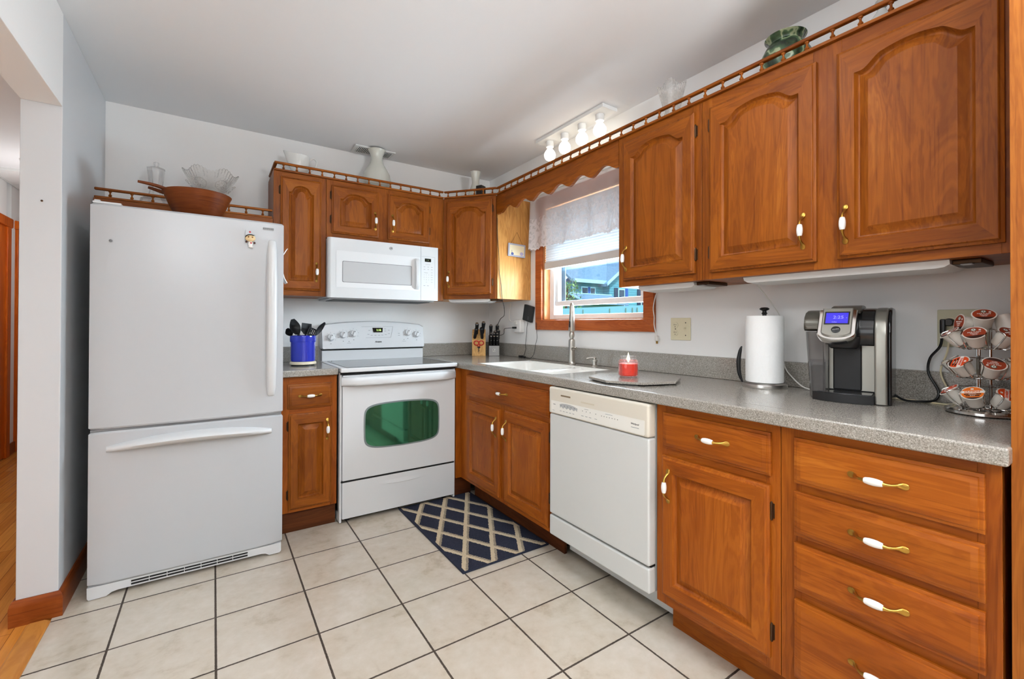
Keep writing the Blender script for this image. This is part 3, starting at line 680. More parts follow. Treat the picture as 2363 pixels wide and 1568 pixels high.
# --- base cabinets
BZ0, BZ1 = .135, .872
def base_body(t, x0, x1, y0, y1): m = MB(); m.box(x0, x1, y0, y1, BZ0, BZ1); return part('body', m, BV, t)
t = thing('base_cabinet', 'two-door sink base cabinet with a false drawer front beside the range', 'cabinet', (-.3, -1.13, 0))
m = MB(); m.box(-.58, -.02, -1.636, -.64, BZ0, .70); part('body', m, BV, t)
frame(t, FR, .640, 1.636, BZ0, BZ1, .60, [(.640, .752), (1.135, 1.212), (1.59, 1.636)], [(.752, 1.135, BZ0, .17), (1.212, 1.59, BZ0, .17), (.752, 1.59, .66, .71), (.752, 1.59, .83, BZ1)], BS)
add_drawer(t, FR, .731, 1.602, .704, .838, .60, BH, (1.182, .772))
add_door(t, FR, .747, 1.149, .157, .675, .60, BS, 0, (1.118, .567), ((.7445, .60), (.7445, .25)), tr=.056)
add_door(t, FR, 1.198, 1.601, .160, .677, .60, BS, 0, (1.228, .567), ((1.6035, .607), (1.6035, .306)), tr=.056)
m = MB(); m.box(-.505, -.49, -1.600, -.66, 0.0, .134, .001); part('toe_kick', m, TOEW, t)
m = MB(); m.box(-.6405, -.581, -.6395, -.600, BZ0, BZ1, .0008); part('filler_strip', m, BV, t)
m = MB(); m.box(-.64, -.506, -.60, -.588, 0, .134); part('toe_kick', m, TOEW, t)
t = thing('base_cabinet', 'base cabinet with one drawer over one door right of the dishwasher', 'cabinet', (-.3, -2.46, 0))
base_body(t, -.58, -.02, -2.686, -2.244)
frame(t, FR, 2.244, 2.686, BZ0, BZ1, .60, [(2.244, 2.29), (2.645, 2.686)], [(2.29, 2.645, BZ0, .19), (2.29, 2.645, .675, .73), (2.29, 2.645, .83, BZ1)], BS)
add_drawer(t, FR, 2.279, 2.662, .716, .845, .60, BH, (2.479, .785))
add_door(t, FR, 2.275, 2.660, .174, .687, .60, BS, 0, (2.309, .582), ((2.6625, .612), (2.6625, .251)), tr=.056)
m = MB(); m.box(-.505, -.49, -2.686, -2.244, 0, .134, .001); part('toe_kick', m, BH, t)
t = thing('base_cabinet', 'four-drawer base cabinet at the near end of the long counter', 'cabinet', (-.3, -2.91, 0))
base_body(t, -.58, -.02, -3.132, -2.688)
frame(t, FR, 2.688, 3.132, BZ0, BZ1, .60, [(2.688, 2.742), (3.095, 3.132)], [(2.742, 3.095, BZ0, .18), (2.742, 3.095, .375, .425), (2.742, 3.095, .54, .58), (2.742, 3.095, .685, .725), (2.742, 3.095, .83, BZ1)], BS)
for a, b, hz in ((.716, .846, .782), (.567, .693, .632), (.413, .547, .483), (.165, .385, .298)): add_drawer(t, FR, 2.727, 3.108, a, b, .60, BH, (2.923, hz))
m = MB(); m.box(-.505, -.49, -3.132, -2.688, 0, .134, .001); part('toe_kick', m, BH, t)
t = thing('base_cabinet', 'narrow base cabinet with one drawer and one door beside the fridge', 'cabinet', (-1.53, -.3, 0))
base_body(t, -1.684, -1.393, -.58, -.02)
frame(t, FB, -1.684, -1.393, .12, BZ1, .60, [(-1.684, -1.645), (-1.428, -1.393)], [(-1.645, -1.428, .12, .15), (-1.645, -1.428, .655, .71), (-1.645, -1.428, .82, BZ1)], BS)
add_drawer(t, FB, -1.654, -1.422, .695, .831, .60, WH, (-1.540, .765))
add_door(t, FB, -1.648, -1.423, .138, .666, .60, [WV, WH], 0, (-1.449, .566), ((-1.6505, .60), (-1.6505, .22)), tr=.056, st=.046)
m = MB(); m.box(-1.684, -1.393, -.57, -.555, 0, .119, .001); part('toe_kick', m, TOEW, t)
t = thing('pantry_cabinet', 'tall oak pantry side at the right edge of the picture', 'cabinet', (-.3, -3.45, 0))
m = MB(); m.box(-.58, -.02, -3.9, -3.145, 0, 2.40); part('body', m, BV, t)
m = MB(FR); m.box(3.145, 3.9, .58, .60, 0, 2.40, .001); part('front_panel', m, wood('pantry_oak', False, [(.22, (116, 60, 14)), (.45, (146, 82, 24)), (.6, (158, 93, 31)), (.8, (174, 110, 44))]), t)

# --- worktops
CZ = .914
def top_edge(m, x0, x1, y0, y1, bev=.006): m.box(x0, x1, y0, y1, .874, CZ, bev, 3)
t = thing('countertop', 'long speckled grey countertop with the sink, under the window', 'countertop', (-.32, -1.57, .874))
m = MB(); top_edge(m, -.636, -.558, -3.147, -.003); m.box(-.56, -.003, -3.14, -1.572, .874, CZ); m.box(-.56, -.003, -.79, -.003, .874, CZ); m.box(-.135, -.003, -1.572, -.79, .874, CZ)
part('worktop', m, COUNTER, t)
m = MB(); m.box(-.022, -.0015, -3.14, -.0015, CZ+.0005, 1.016, .003); solo('backsplash', m, COUNTER, 'long speckled grey backsplash strip along the window wall', 'backsplash', (-.012, -1.57, CZ))
m = MB(); m.box(-.635, -.0225, -.022, -.0015, CZ+.0005, 1.016, .003); solo('backsplash', m, COUNTER, 'speckled grey backsplash strip right of the range in the corner', 'backsplash', (-.33, -.012, CZ))
t = thing('countertop', 'short speckled grey countertop between the fridge and the range', 'countertop', (-1.54, -.32, .870))
m = MB(); m.box(-1.685, -1.392, -.637, -.003, .874, .912, .006, 3); part('worktop', m, COUNTER, t)
m = MB(); m.box(-1.685, -1.392, -.022, -.0015, .9125, 1.014, .003); solo('backsplash', m, COUNTER, 'short speckled grey backsplash strip behind the blue crock', 'backsplash', (-1.54, -.012, .912))
# --- sink
t = thing('kitchen_sink', 'white double-bowl undermount sink in the long countertop', 'sink', (-.35, -1.18, .75))
def bowl(m, x0, x1, y0, y1, zt, zb, r):
    def rr(i, z, rad):
        out = []
        for cx, cy, a0 in ((x1-i-rad, y1-i-rad, 0), (x0+i+rad, y1-i-rad, 90), (x0+i+rad, y0+i+rad, 180), (x1-i-rad, y0+i+rad, 270)):
            for k in range(7): a = math.radians(a0+15*k); out.append((cx+rad*math.cos(a), cy+rad*math.sin(a), z))
        return out
    m.loops([rr(-.012, zt-.03, r), rr(-.012, zt, r), rr(0, zt+.0005, r), rr(.004, zt-.006, r), rr(.012, zb+.05, r), rr(.03, zb+.01, r), rr(.06, zb, r)], True, False, True)
m = MB(); bowl(m, -.548, -.148, -1.29, -.802, .906, .74, .07); part('basin', m, SINKW, t)
m = MB(); bowl(m, -.548, -.148, -1.56, -1.345, .898, .76, .06); part('basin', m, SINKW, t)
m = MB(); m.box(-.5575, -.1355, -1.334, -1.302, .85, .906, .012, 4); part('divider', m, SINKW, t)
m = MB()
for b in ((-.5575, -.546, -1.5715, -.7905), (-.149, -.1355, -1.5715, -.7905), (-.5575, -.1355, -.803, -.7905), (-.5575, -.1355, -1.5715, -1.559)): m.box(*b, .86, .9135)
part('rim', m, SINKW, t)

# ------------------------------------------------------------------ fridge
t = thing('refrigerator', 'white bottom-freezer refrigerator left of the range', 'refrigerator', (-2.064, -.42, 0))
m = MB(); m.box(-2.428, -1.702, -.725, -.03, .03, 1.672, .006); part('body', m, FRID, t)
def bowed(z0, z1):
    m = MB(); n = 16; L = []
    for zi, ins in ((z0, .008), (z0+.008, 0), (z1-.008, 0), (z1, .008)):
        ring = []
        for i in range(n+1):
            s = -1+2*i/n; x = -2.0645+s*(.3665-ins); y = -.797-.008*(1-s*s)+ins*.8
            if abs(s) > .97: y += .008
            ring.append((x, y, zi))
        ring += [(-1.698-ins, -.735, zi), (-2.431+ins, -.735, zi)]
        L.append(ring)
    m.loops(L); return m
d1 = part('fridge_door', bowed(.716, 1.679), FRID, t)
d2 = part('freezer_drawer', bowed(.056, .705), FRID, t)
m = MB(); m.box(-2.42, -1.71, -.736, -.726, .06, 1.67); m.box(-2.425, -1.705, -.79, -.726, .7055, .7155); part('gasket', m, GASK, t)
m = MB()
zs = [.805, .812, .85, 1.0, 1.2, 1.4, 1.54, 1.582, 1.590]; ds = [.004, .014, .034, .048, .052, .048, .034, .014, .004]; ws = [.010, .017, .021, .023, .024, .023, .021, .017, .010]
L = []
for z, d_, wd_ in zip(zs, ds, ws):
    x = -1.752; yb = -.798
    L.append([(x-wd_, yb, z), (x-wd_*.9, yb-d_*.75, z), (x-wd_*.4, yb-d_, z), (x+wd_*.4, yb-d_, z), (x+wd_*.9, yb-d_*.75, z), (x+wd_, yb, z)])
m.loops(L); part('door_handle', m, WHITE, d1, ang=60)
m = MB(); L = []
for i in range(25):
    s = -1+2*i/24; x = -2.061+s*.312; k = (1-abs(s)**2.6); d_ = .004+.050*k**.6; zc = .630+.020*(1-s*s); hh = .012+.013*k
    yb = -.798-.007*(1-((x+2.0645)/.366)**2)
    L.append([(x, yb, zc-hh), (x, yb-d_*.8, zc-hh*.7), (x, yb-d_, zc), (x, yb-d_*.8, zc+hh*.7), (x, yb, zc+hh)])
m.loops(L); part('drawer_handle', m, WHITE, d2, ang=60)
m = MB(); m.box(-2.425, -2.33, -.79, -.73, 1.6795, 1.69, .004, 2); m.box(-2.42, -2.40, -.785, -.72, 1.69, 1.696, .002); part('hinge_cap', m, WHITE, t)
m = MB(); m.prism([(-2.431, .054), (-1.703, .054), (-1.703, .014), (-1.71, .006), (-1.755, .005), (-1.772, .016), (-1.79, .02), (-2.33, .02), (-2.352, .016), (-2.37, .004), (-2.425, .002), (-2.431, .01)], -.795, -.60, 'y')
part('toe_grille', m, WHITE, t)
m = MB()
for i in range(7):
    x0 = -2.288+.0630*i; m.box(x0, x0+.0605, -.7965, -.79, .027, .034)
    m.box(x0, x0+.0605, -.7965, -.79, .040, .0465)
part('grille_slots', m, DARK, t)
m = MB(); m.ball((-2.363, -.8045, 1.522), .006, (1, .4, 1), 12, 8); part('screw_plug', m, GASK, d1)
m = MB(FB); m.box(-1.792, -1.745, .8005, .8025, 1.636, 1.651, .001, 1, 0); m.text('KENMORE', .0105, TR(-1.7685, .8027, 1.6435), 1); part('badge', m, [TRIMG, TXTD], d1)
# fridge magnet: a nurse doll figure
t = thing('doll_magnet', 'small nurse doll magnet with round beige face on the fridge door', 'magnet', (-1.848, -.808, 1.59))
Mm = TR(-1.848, -.8065, 1.592)
m = MB(Mm); m.ball((0, -.008, -.005), .0205, (1.08, .5, .86)); part('head', m, plain('doll_face_beige', (222, 196, 150), .7), t)
m = MB(Mm); m.prism([(-.020, .008), (.020, .012), (.017, .036), (-.019, .034)], -.012, -.0005, 'y'); part('cap', m, FRID, t)
m = MB(Mm); m.box(-.006, .003, -.0135, -.012, .0225, .0265); m.box(-.0035, .0005, -.0136, -.012, .020, .029); part('cap_cross', m, plain('red_cross_red', (190, 20, 26), .5), t)
m = MB(Mm); m.tube([(-.019, -.006, -.012), (-.0185, -.012, .001), (-.010, -.0155, .0085), (.004, -.0155, .0108), (.014, -.012, .0085)], .0025, 8, smooth=3); part('hair', m, BLACK, t)
for sx in (-.0075, .0085):
    m = MB(Mm); m.ball((sx, -.0165, -.001), .0042, (1, .4, 1), 12, 8); e = part('eye', m, plain('doll_eye_tan', (156, 104, 48), .3), t)
    m = MB(Mm); m.ball((sx, -.0180, -.001), .0019, (1, .5, 1), 10, 6); part('pupil', m, BRONZE, e)
m = MB(Mm); m.ball((.001, -.006, -.033), .0135, (.75, .4, 1.1)); part('dress', m, CERAM, t)
for sx, sz in ((-.016, -.0235), (.0185, -.0265)):
    m = MB(Mm); m.ball((sx, -.007, sz), .0048, (1, .6, 1), 12, 8); part('hand', m, plain('doll_dark_brown', (66, 26, 22), .6), t)
m = MB(Mm); m.ball((.0035, -.0125, -.0285), .004, (1, .5, 1), 12, 8); part('button', m, plain('doll_button_red', (196, 40, 44), .5), t)
m = MB(Mm); m.ball((.003, -.0065, -.0475), .009, (1.2, .5, .45)); part('foot', m, CERAM, t)
# clip and card on the fridge's right side
t = thing('memo_clip', 'white curved paper clip sticking out of the fridge right side', 'clip', (-1.69, -.62, 1.45))
m = MB(); L = []
for z, x, w_ in ((1.572, -1.668, .018), (1.565, -1.673, .02), (1.53, -1.692, .025), (1.49, -1.6985, .03), (1.45, -1.695, .034), (1.41, -1.685, .04), (1.385, -1.672, .042)):
    L.append([(x, -.66-w_, z), (x, -.66+w_, z), (x+.004, -.66+w_, z), (x+.004, -.66-w_, z)])
m.loops(L); part('clip', m, CERAM, t)
m = MB(); m.box(-1.7005, -1.693, -.68, -.63, 1.2, 1.30, .002); m.box(-1.693, -1.690, -.675, -.635, 1.31, 1.345, .001, 1, 1); solo('magnet_card', m, [plain('card_blue', (88, 142, 190), .5), WHITE], 'small blue card magnet low on the fridge right side', 'magnet', (-1.695, -.655, 1.25))

# ------------------------------------------------------------------ range
RX0, RX1 = -1.386, -.642
t = thing('electric_range', 'white electric range with black glass cooktop between the cabinets', 'range', (-1.014, -.33, 0))
m = MB(); m.box(RX0+.002, RX1-.002, -.598, -.03, .06, .885, .003); m.box(RX0+.002, RX0+.014, -.632, -.05, .012, .885, .002); m.box(RX1-.014, RX1-.002, -.632, -.05, .012, .885, .002); part('body', m, WHITE, t)
m = MB()
for x in (RX0+.06, RX1-.06):
    for y in (-.57, -.08): m.lathe([(.016, 0), (.016, .02), (.008, .02), (.008, .062)], (x, y, 0), 12)
part('levelling_foot', m, BLACK, t)
m = MB(); n = 40
m.box(RX0, RX1, -.668, -.07, .886, .912, .006, 3); part('cooktop_frame', m, WHITE, t)
m = MB(); m.box(RX0+.035, RX1-.022, -.645, -.115, .9122, .9140, .0008); part('cooktop_glass', m, COOKG, t)
m = MB(); m.ball((RX0+.06, -.128, .9145), .004, (1, 1, .3), 10, 6)
part('indicator_lamp', m, BLACK, t)
m = MB(); m.box(RX0+.004, RX1-.004, -.640, -.60, .872, .8855); part('vent_gap', m, DARK, t)
# door with rounded window
m = MB(FB); m.box(RX0+.016, RX1-.004, .602, .641, .252, .868, .006, 2); dr = part('oven_door', m, WHITE, t)
def barrel(cx, cz, w_, h_, bx, bz, r, d):
    """rounded rectangle with bowed sides"""
    P = []
    for i in range(96):
        a = 2*PI*i/96; ex = 7; c, s_ = math.cos(a), math.sin(a)
        x = (abs(c)**(2/ex))*(1 if c >= 0 else -1); z = (abs(s_)**(2/ex))*(1 if s_ >= 0 else -1)
        P.append((cx+x*(w_+bx*(1-z*z)), d, cz+z*(h_+bz*(1-x*x))))
    return P
cx, cz = -1.005, .553
m = MB(FB); m.loops([barrel(cx, cz, .240, .127, .004, .014, 0, .6413), barrel(cx, cz, .240, .127, .004, .014, 0, .6425), barrel(cx, cz, .228, .115, .004, .014, 0, .6432)])
part('window_border', m, plain('oven_window_border', (120, 128, 128), .3), dr)
m = MB(FB); m.loops([barrel(cx, cz, .231, .118, .004, .014, 0, .6428), barrel(cx, cz, .231, .118, .004, .014, 0, .6440)]); part('oven_window', m, OVGLASS, dr)
m = MB(FB); L = []
for i in range(21):
    s = -1+2*i/20; x = -1.012+s*.366; k = 1-abs(s)**8; d = .648+.038*k
    L.append([(x, .6415, .806), (x, d-.006, .808), (x, d, .820), (x, d-.002, .846), (x, d-.012, .858), (x, .6415, .860)])
m.loops(L); part('door_handle', m, WHITE, dr, ang=60)
m = MB(FB); m.box(RX0+.016, RX1-.004, .602, .640, .030, .243, .006, 2); dw = part('storage_drawer', m, WHITE, t)
m = MB(FB); L = []
for i in range(21):
    s = -1+2*i/20; x = -1.0+s*.16; L.append([(x, .6395, .195-.012*(1-s*s)), (x, .6395+.005*(1-s*s)+.0006, .200-.012*(1-s*s)), (x, .6395, .215)])
m.loops(L); part('drawer_pull', m, WHITE, dw)
m = MB(FB); m.box(RX0+.01, RX1-.01, .60, .638, .2435, .2515); part('drawer_gap', m, DARK, t)
# backguard
m = MB(FB); m.box(RX0+.006, RX1-.006, .035, .088, .912, .985, .004); part('backguard_riser', m, WHITE, t)
m = MB(FB); m.box(RX0+.008, RX1-.008, .04, .090, .9855, .992); m.box(RX0+.09, RX1-.07, .10, .1105, .9985, .9998); part('backguard_gap', m, DARK, t)
m = MB(FB); top = []
for i in range(25):
    s = -1+2*i/24; top.append((-1.014+s*.371, 1.190-.026*s*s-(.012 if abs(s) > .995 else 0)))
poly = [(RX0+.001, 1.0), (RX0+.008, .993), (RX1-.008, .993), (RX1-.001, 1.0)]+top[::-1]
m.loops([[(x, .03, z) for x, z in poly], [(x, .094-.03*max(0, (z-1.0)/.19), z) for x, z in poly], [(x*.985-1.014*.015, .112-.034*max(0, (z-1.0)/.19), z-.006 if z > 1.05 else z+.004) for x, z in poly]])
cp = part('control_panel', m, WHITE, t)
PT = math.atan2(.034, .19)
def cpM(x, z, off=.0): return TR(x, .1125-.034*max(0, (z-1.0)/.19)+off, z) @ Matrix.Rotation(PT, 4, 'X')
for x, z in ((-1.325, 1.075), (-1.243, 1.092), (-1.172, 1.100), (-.775, 1.104), (-.706, 1.092)):
    m = MB(FB); Mk = cpM(x, z) @ Matrix.Rotation(-PI/2, 4, 'X'); m.lathe([(.027, 0), (.0265, .004), (.022, .006), (.021, .017), (.019, .019)], (0, 0, 0), 24, 0, Mk)
    k = part('knob', m, WHITE, cp)
    Mr = cpM(x, z, .018) @ Matrix.Rotation(.35, 4, 'Y'); m = MB(FB); m.box(-.006, .006, 0, .009, -.019, .019, .003, 2, 0, Mr); m.box(-.002, .002, .009, .0096, .010, .018, 0, 1, 1, Mr); part('knob_grip', m, [plain('knob_grip_grey', (216, 216, 216), .4), TXTD], k)
m = MB(FB)
for x, z in ((-1.325, 1.075), (-1.243, 1.092), (-1.172, 1.100), (-.775, 1.104), (-.706, 1.092)):
    for a in range(7):
        q = math.radians(-30+40*a); m.box(-.003, .003, 0, .0004, -.001, .001, 0, 1, 0, cpM(x+.034*math.cos(q), z+.034*math.sin(q), .0002))
    m.box(-.003, .003, 0, .0004, -.002, .001, 0, 1, 1, cpM(x, z-.043, .0002))
for x, z in ((-1.205, 1.045), (-.805, 1.052)):
    m.box(-.002, .002, 0, .0006, -.002, .002, 0, 1, 1, cpM(x, z, .0004)); m.box(-.014, .014, 0, .0004, -.0008, .0008, 0, 1, 0, cpM(x, z-.011, .0002))
for a, b in (((-1.115, 1.148), (-.885, 1.150)), ((-.885, 1.150), (-.905, 1.071)), ((-.905, 1.071), (-1.088, 1.069))):
    dx, dz = b[0]-a[0], b[1]-a[1]; ln = math.hypot(dx, dz); ag = math.atan2(dz, dx)
    Mx = cpM((a[0]+b[0])/2, (a[1]+b[1])/2, .0004) @ Matrix.Rotation(-ag, 4, 'Y'); m.box(-ln/2, ln/2, 0, .0004, -.0007, .0007, 0, 1, 0, Mx)
for i, (x, z) in enumerate([(-1.06, 1.122), (-1.068, 1.094), (-1.045, 1.087), (-1.018, 1.086), (-.992, 1.086), (-.968, 1.088), (-.942, 1.091), (-.918, 1.098), (-.918, 1.122), (-.945, 1.132), (-.945, 1.117), (-.842, 1.085), (-.842, 1.10)]): m.box(-.007, .007, 0, .0004, -.0015, .0015, 0, 1, 0, cpM(x, z, .0003))
part('panel_printing', m, [TXTG, TXTD], cp)
m = MB(FB); m.text('Amana', .017, cpM(-1.0, 1.040, .0008), 0, shear=.3, bold=.0004); part('brand_lettering', m, TXTD, cp)
m = MB(FB); Md = cpM(-1.0, 1.124, .0008); m.prism([(-.038, .017), (.038, .017), (.034, -.017), (-.032, -.017)], 0, .0012, 'y', 0, Md); ds = part('clock_display', m, DISP, cp)
m = MB(FB); m.text('1:16', .021, cpM(-.993, 1.124, .0024), 0, bold=.0003); part('clock_digits', m, LEDG, ds)

# ------------------------------------------------------------------ microwave
t = thing('microwave', 'white over-the-range microwave oven below the short cabinet', 'microwave', (-1.035, -.2, 1.334))
m = MB(); m.box(-1.400, -.664, -.362, -.003, 1.338, 1.714, .003); part('body', m, WHITE, t)
m = MB(); n = 10; prof = []
def mwfront(x0, x1, curve_l, z0=1.334, z1=1.712):
    P = []
    if curve_l:
        for i in range(9): a = PI/2*i/8; P.append((x0+.022*(1-math.sin(a)), -.3635-.0365*(1-math.cos(a)) if False else -.3625-.0385*math.sin(a)**1 if False else -.3625-.0385*(1-math.cos(a))))
        P = [(x0, -.3625)]+[(x0+.022*(1-math.cos(PI/2*i/8)), -.378-.022*math.sin(PI/2*i/8)) for i in range(9)]
    else: P = [(x0, -.3625), (x0, -.4)]
    P += [(x1, -.40), (x1, -.3625)]
    m = MB(); m.loops([[(x, y, z0) for x, y in P], [(x, y, z1) for x, y in P]]); return m
d = part('door', mwfront(-1.406, -.795, True), WHITE, t)
m = mwfront(-.793, -.666, False); pnl = part('control_panel', m, WHITE, t)
m = MB(FB); m.box(-1.357, -.80, .4002, .4012, 1.400, 1.632, .0005); part('door_inset', m, plain('microwave_inset_white', (228, 229, 230), .3), d)
m = MB(FB)
def rrect(x0, x1, z0, z1, r, d, k=6):
    P = []
    for cx, cz, a0 in ((x1-r, z1-r, 0), (x0+r, z1-r, 90), (x0+r, z0+r, 180), (x1-r, z0+r, 270)):
        for i in range(k+1): a = math.radians(a0+90*i/k); P.append((cx+r*math.cos(a), d, cz+r*math.sin(a)))
    return P
m.loops([rrect(-1.320, -.862, 1.433, 1.568, .008, .4012), rrect(-1.320, -.862, 1.433, 1.568, .008, .4024), rrect(-1.315, -.867, 1.438, 1.563, .007, .4024)]); part('window_frame', m, GASK, d)
m = MB(FB); m.loops([rrect(-1.317, -.865, 1.436, 1.565, .008, .4014), rrect(-1.317, -.865, 1.436, 1.565, .008, .4028)]); part('window', m, MWIN, d)
m = MB(FB); L = []
for i in range(19):
    s = -1+2*i/18; z = 1.516+s*.108; k = 1-abs(s)**4; dd = .404+.030*k**.7
    L.append([(-.842, .4005, z), (-.838, dd-.004, z), (-.826, dd, z), (-.810, dd-.003, z), (-.806, .4005, z)])
m.loops(L); part('handle', m, WHITE, d, ang=60)
m = MB(FB); m.lathe([(.0105, 0), (.0105, .001), (.0088, .001), (.0088, .0)], (0, 0, 0), 28, 0, TR(-1.007, .4002, 1.676) @ Matrix.Rotation(-PI/2, 4, 'X'), False, False)
m.text('GE', .010, TR(-1.007, .4012, 1.676), 0, shear=.2, bold=.0003); part('logo', m, plain('logo_grey', (88, 92, 98), .4), d)
m = MB(FB); m.box(-.766, -.719, .4002, .4012, 1.606, 1.629); ds = part('display', m, DISP, pnl)
m = MB(FB); m.text('1:16', .012, TR(-.745, .4015, 1.6175), 0); part('display_digits', m, LEDD, ds)
m = MB(FB)
m.box(-.760, -.725, .4002, .4006, 1.586, 1.5875); m.box(-.770, -.742, .4002, .4006, 1.528, 1.530)
for z in (1.570, 1.553):
    for x in (-.768, -.740, -.713): m.box(x-.006, x+.006, .4002, .4006, z-.0012, z+.0012)
for x in (-.713,):
    for z in (1.532, 1.515, 1.498, 1.481, 1.464): m.box(x-.006, x+.006, .4002, .4006, z-.001, z+.001)
for j in range(4):
    for i in range(3):
        c = '123456789 0 '[j*3+i]
        if c != ' ': m.text(c, .008, TR(-.771+.0175*i, .4004, 1.514-.017*j), 0)
for x in (-.768, -.742): m.box(x-.007, x+.007, .4002, .4006, 1.437, 1.440)
for a in ((-.690, -.6893, 1.42, 1.64),): m.box(a[0], a[1], .4002, .4008, a[2], a[3])
m.box(-.79, -.69, .4002, .4008, 1.6415, 1.6425)
part('keypad_printing', m, TXTG, pnl)
m = MB(); m.box(-1.39, -.675, -.35, -.02, 1.326, 1.3375, .002); m.box(-1.36, -.70, -.33, -.10, 1.322, 1.326, 0, 1, 1); part('underside', m, [GREYP, plain('filter_dark', (54, 58, 58), .5, .4)], t)

# ------------------------------------------------------------------ dishwasher
t = thing('dishwasher', 'bisque front-loading dishwasher under the long countertop', 'dishwasher', (-.32, -1.94, 0))
m = MB(); m.box(-.60, -.03, -2.236, -1.642, .158, .866); part('body', m, DWP, t)
m = MB(FR); m.box(1.6445, 2.2405, .60, .645, .742, .8695, .010, 3); cpn = part('control_panel', m, BISQ, t)
m = MB(FR); m.box(1.6475, 2.2405, .60, .642, .262, .7405, .008, 3); part('door', m, DWP, t)
m = MB(FR); m.box(1.6445, 2.2395, .60, .640, .158, .254, .008, 3); part('lower_panel', m, DWP, t)
m = MB(FR); m.box(1.648, 2.236, .60, .625, .2545, .2615); part('gap', m, DARK, t)
m = MB(); m.box(-.475, -.46, -2.236, -1.605, 0.02, .156, .001); part('toe_panel', m, DWP, t)
m = MB(FR); m.loops([rrect(1.664, 2.222, .749, .806, .004, .6448), rrect(1.664, 2.222, .749, .806, .004, .6456)]); cpp = part('panel_overlay', m, plain('panel_overlay', (236, 234, 226), .3), cpn)
m = MB(FR); m.loops([rrect(1.662, 2.224, .7475, .8475, .005, .6449), rrect(1.664, 2.222, .7485, .8465, .005, .6449)], True, False, False)
m.box(1.735, 1.802, .6449, .6455, .8325, .8395, .002, 2, 1)
m.box(1.872, 1.955, .6449, .6456, .822, .828, .001, 1, 2)
part('latch_recess', m, [plain('bisque_shadow', (196, 186, 164), .5), plain('vent_brown', (120, 104, 80), .6), plain('bisque_dark', (210, 200, 178), .5)], cpn)
m = MB(FR); pts = [(1.728, .797), (1.775, .802), (1.83, .8005), (1.852, .793)]
poly = [(1.728, .779), (1.728, .795), (1.745, .7995), (1.775, .8015), (1.80, .801), (1.825, .7985), (1.850, .7925), (1.850, .779)]
teeth = []
for i in range(5): x = 1.850-.0244*i; teeth += [(x-.003, .7785), (x-.0122, .785), (x-.0214, .7785)]
poly = poly[1:-1]+teeth
m.loops([[(x, .6457, z) for x, z in poly], [(x, .6462, z) for x, z in poly]]); part('cycle_arc', m, plain('cycle_grey', (178, 180, 180), .5), cpp)
m = MB(FR)
for i in range(5): m.box(1.738+.0232*i-.0015, 1.738+.0232*i+.0015, .6462, .6468, .789, .792)
for x in (1.883, 1.907, 1.931, 1.965): m.box(x-.0013, x+.0013, .6457, .6463, .7865, .7895)
for i in range(7): m.box(1.999+.0148*i-.0013, 1.999+.0148*i+.0013, .6457, .6463, .7845, .7875)
m.box(1.681, 1.697, .6457, .6461, .7885, .7905); 
for x in (1.735, 1.757, 1.779, 1.801, 1.823): m.box(x-.006, x+.006, .6457, .6461, .7635, .7655, 0, 1, 1)
for x in (1.883, 1.907, 1.931, 1.965): m.box(x-.007, x+.007, .6457, .6461, .7655, .7675, 0, 1, 1)
m.box(1.895, 1.92, .6457, .6461, .797, .7985, 0, 1, 1); m.box(2.02, 2.06, .6457, .6461, .797, .7985, 0, 1, 1); m.box(1.675, 1.69, .6457, .6461, .7595, .761, 0, 1, 1)
m.text('Whirlpool', .0095, TR(2.176, .6459, .785), 0, shear=.15); m.box(2.158, 2.196, .6457, .6461, .7705, .7725, 0, 1, 1)
part('panel_printing', m, [TXTD, TXTG], cpp)

# ------------------------------------------------------------------ faucet and soap dispenser
t = thing('faucet', 'brushed nickel pull-out faucet rising behind the sink', 'faucet', (-.09, -1.18, CZ))
m = MB(); m.lathe([(.026, 0), (.026, .004), (.022, .008), (.0205, .02), (.0205, .15), (.018, .158), (.011, .162)], (-.09, -1.18, CZ)); part('body', m, NICKEL, t)
m = MB(); m.lathe([(.010, .160), (.012, .168), (.0165, .180), (.0175, .190), (.0150, .202), (.012, .210), (.011, .220)], (-.09, -1.18, CZ)); part('swivel_joint', m, NICKEL, t)
m = MB(); m.tube([(-.092, -1.182, 1.128), (-.0955, -1.187, 1.16), (-.098, -1.19, 1.20), (-.0985, -1.19, 1.25), (-.097, -1.187, 1.285), (-.093, -1.181, 1.303)], [.0225, .021, .018, .0155, .0135, .0085], 20, smooth=4)
h = part('spray_head', m, NICKEL, t)
m = MB(); m.box(-.123, -.117, -1.197, -1.189, 1.15, 1.19, .002); part('spray_button', m, BLACK, h)
m = MB(); m.tube([(-.09, -1.18, 1.010), (-.105, -1.215, 1.016), (-.115, -1.245, 1.018)], [.012, .011, .010], 14); m.tube([(-.110, -1.235, 1.018), (-.125, -1.252, 1.024), (-.13, -1.256, 1.026)], [.007, .006, .004], 10); part('lever', m, NICKEL, t)
t = thing('soap_dispenser', 'small nickel soap dispenser right of the faucet', 'soap dispenser', (-.088, -1.385, CZ))
m = MB(); m.lathe([(.021, 0), (.021, .004), (.013, .009), (.013, .03), (.0165, .032), (.0165, .042), (.010, .044), (.010, .056), (.0, .057)], (-.088, -1.385, CZ)); part('pump_body', m, NICKEL, t)
m = MB(); m.tube([(-.088, -1.385, CZ+.053), (-.115, -1.372, CZ+.053), (-.134, -1.362, CZ+.049)], [.006, .0055, .004], 10); part('spout', m, NICKEL, t)

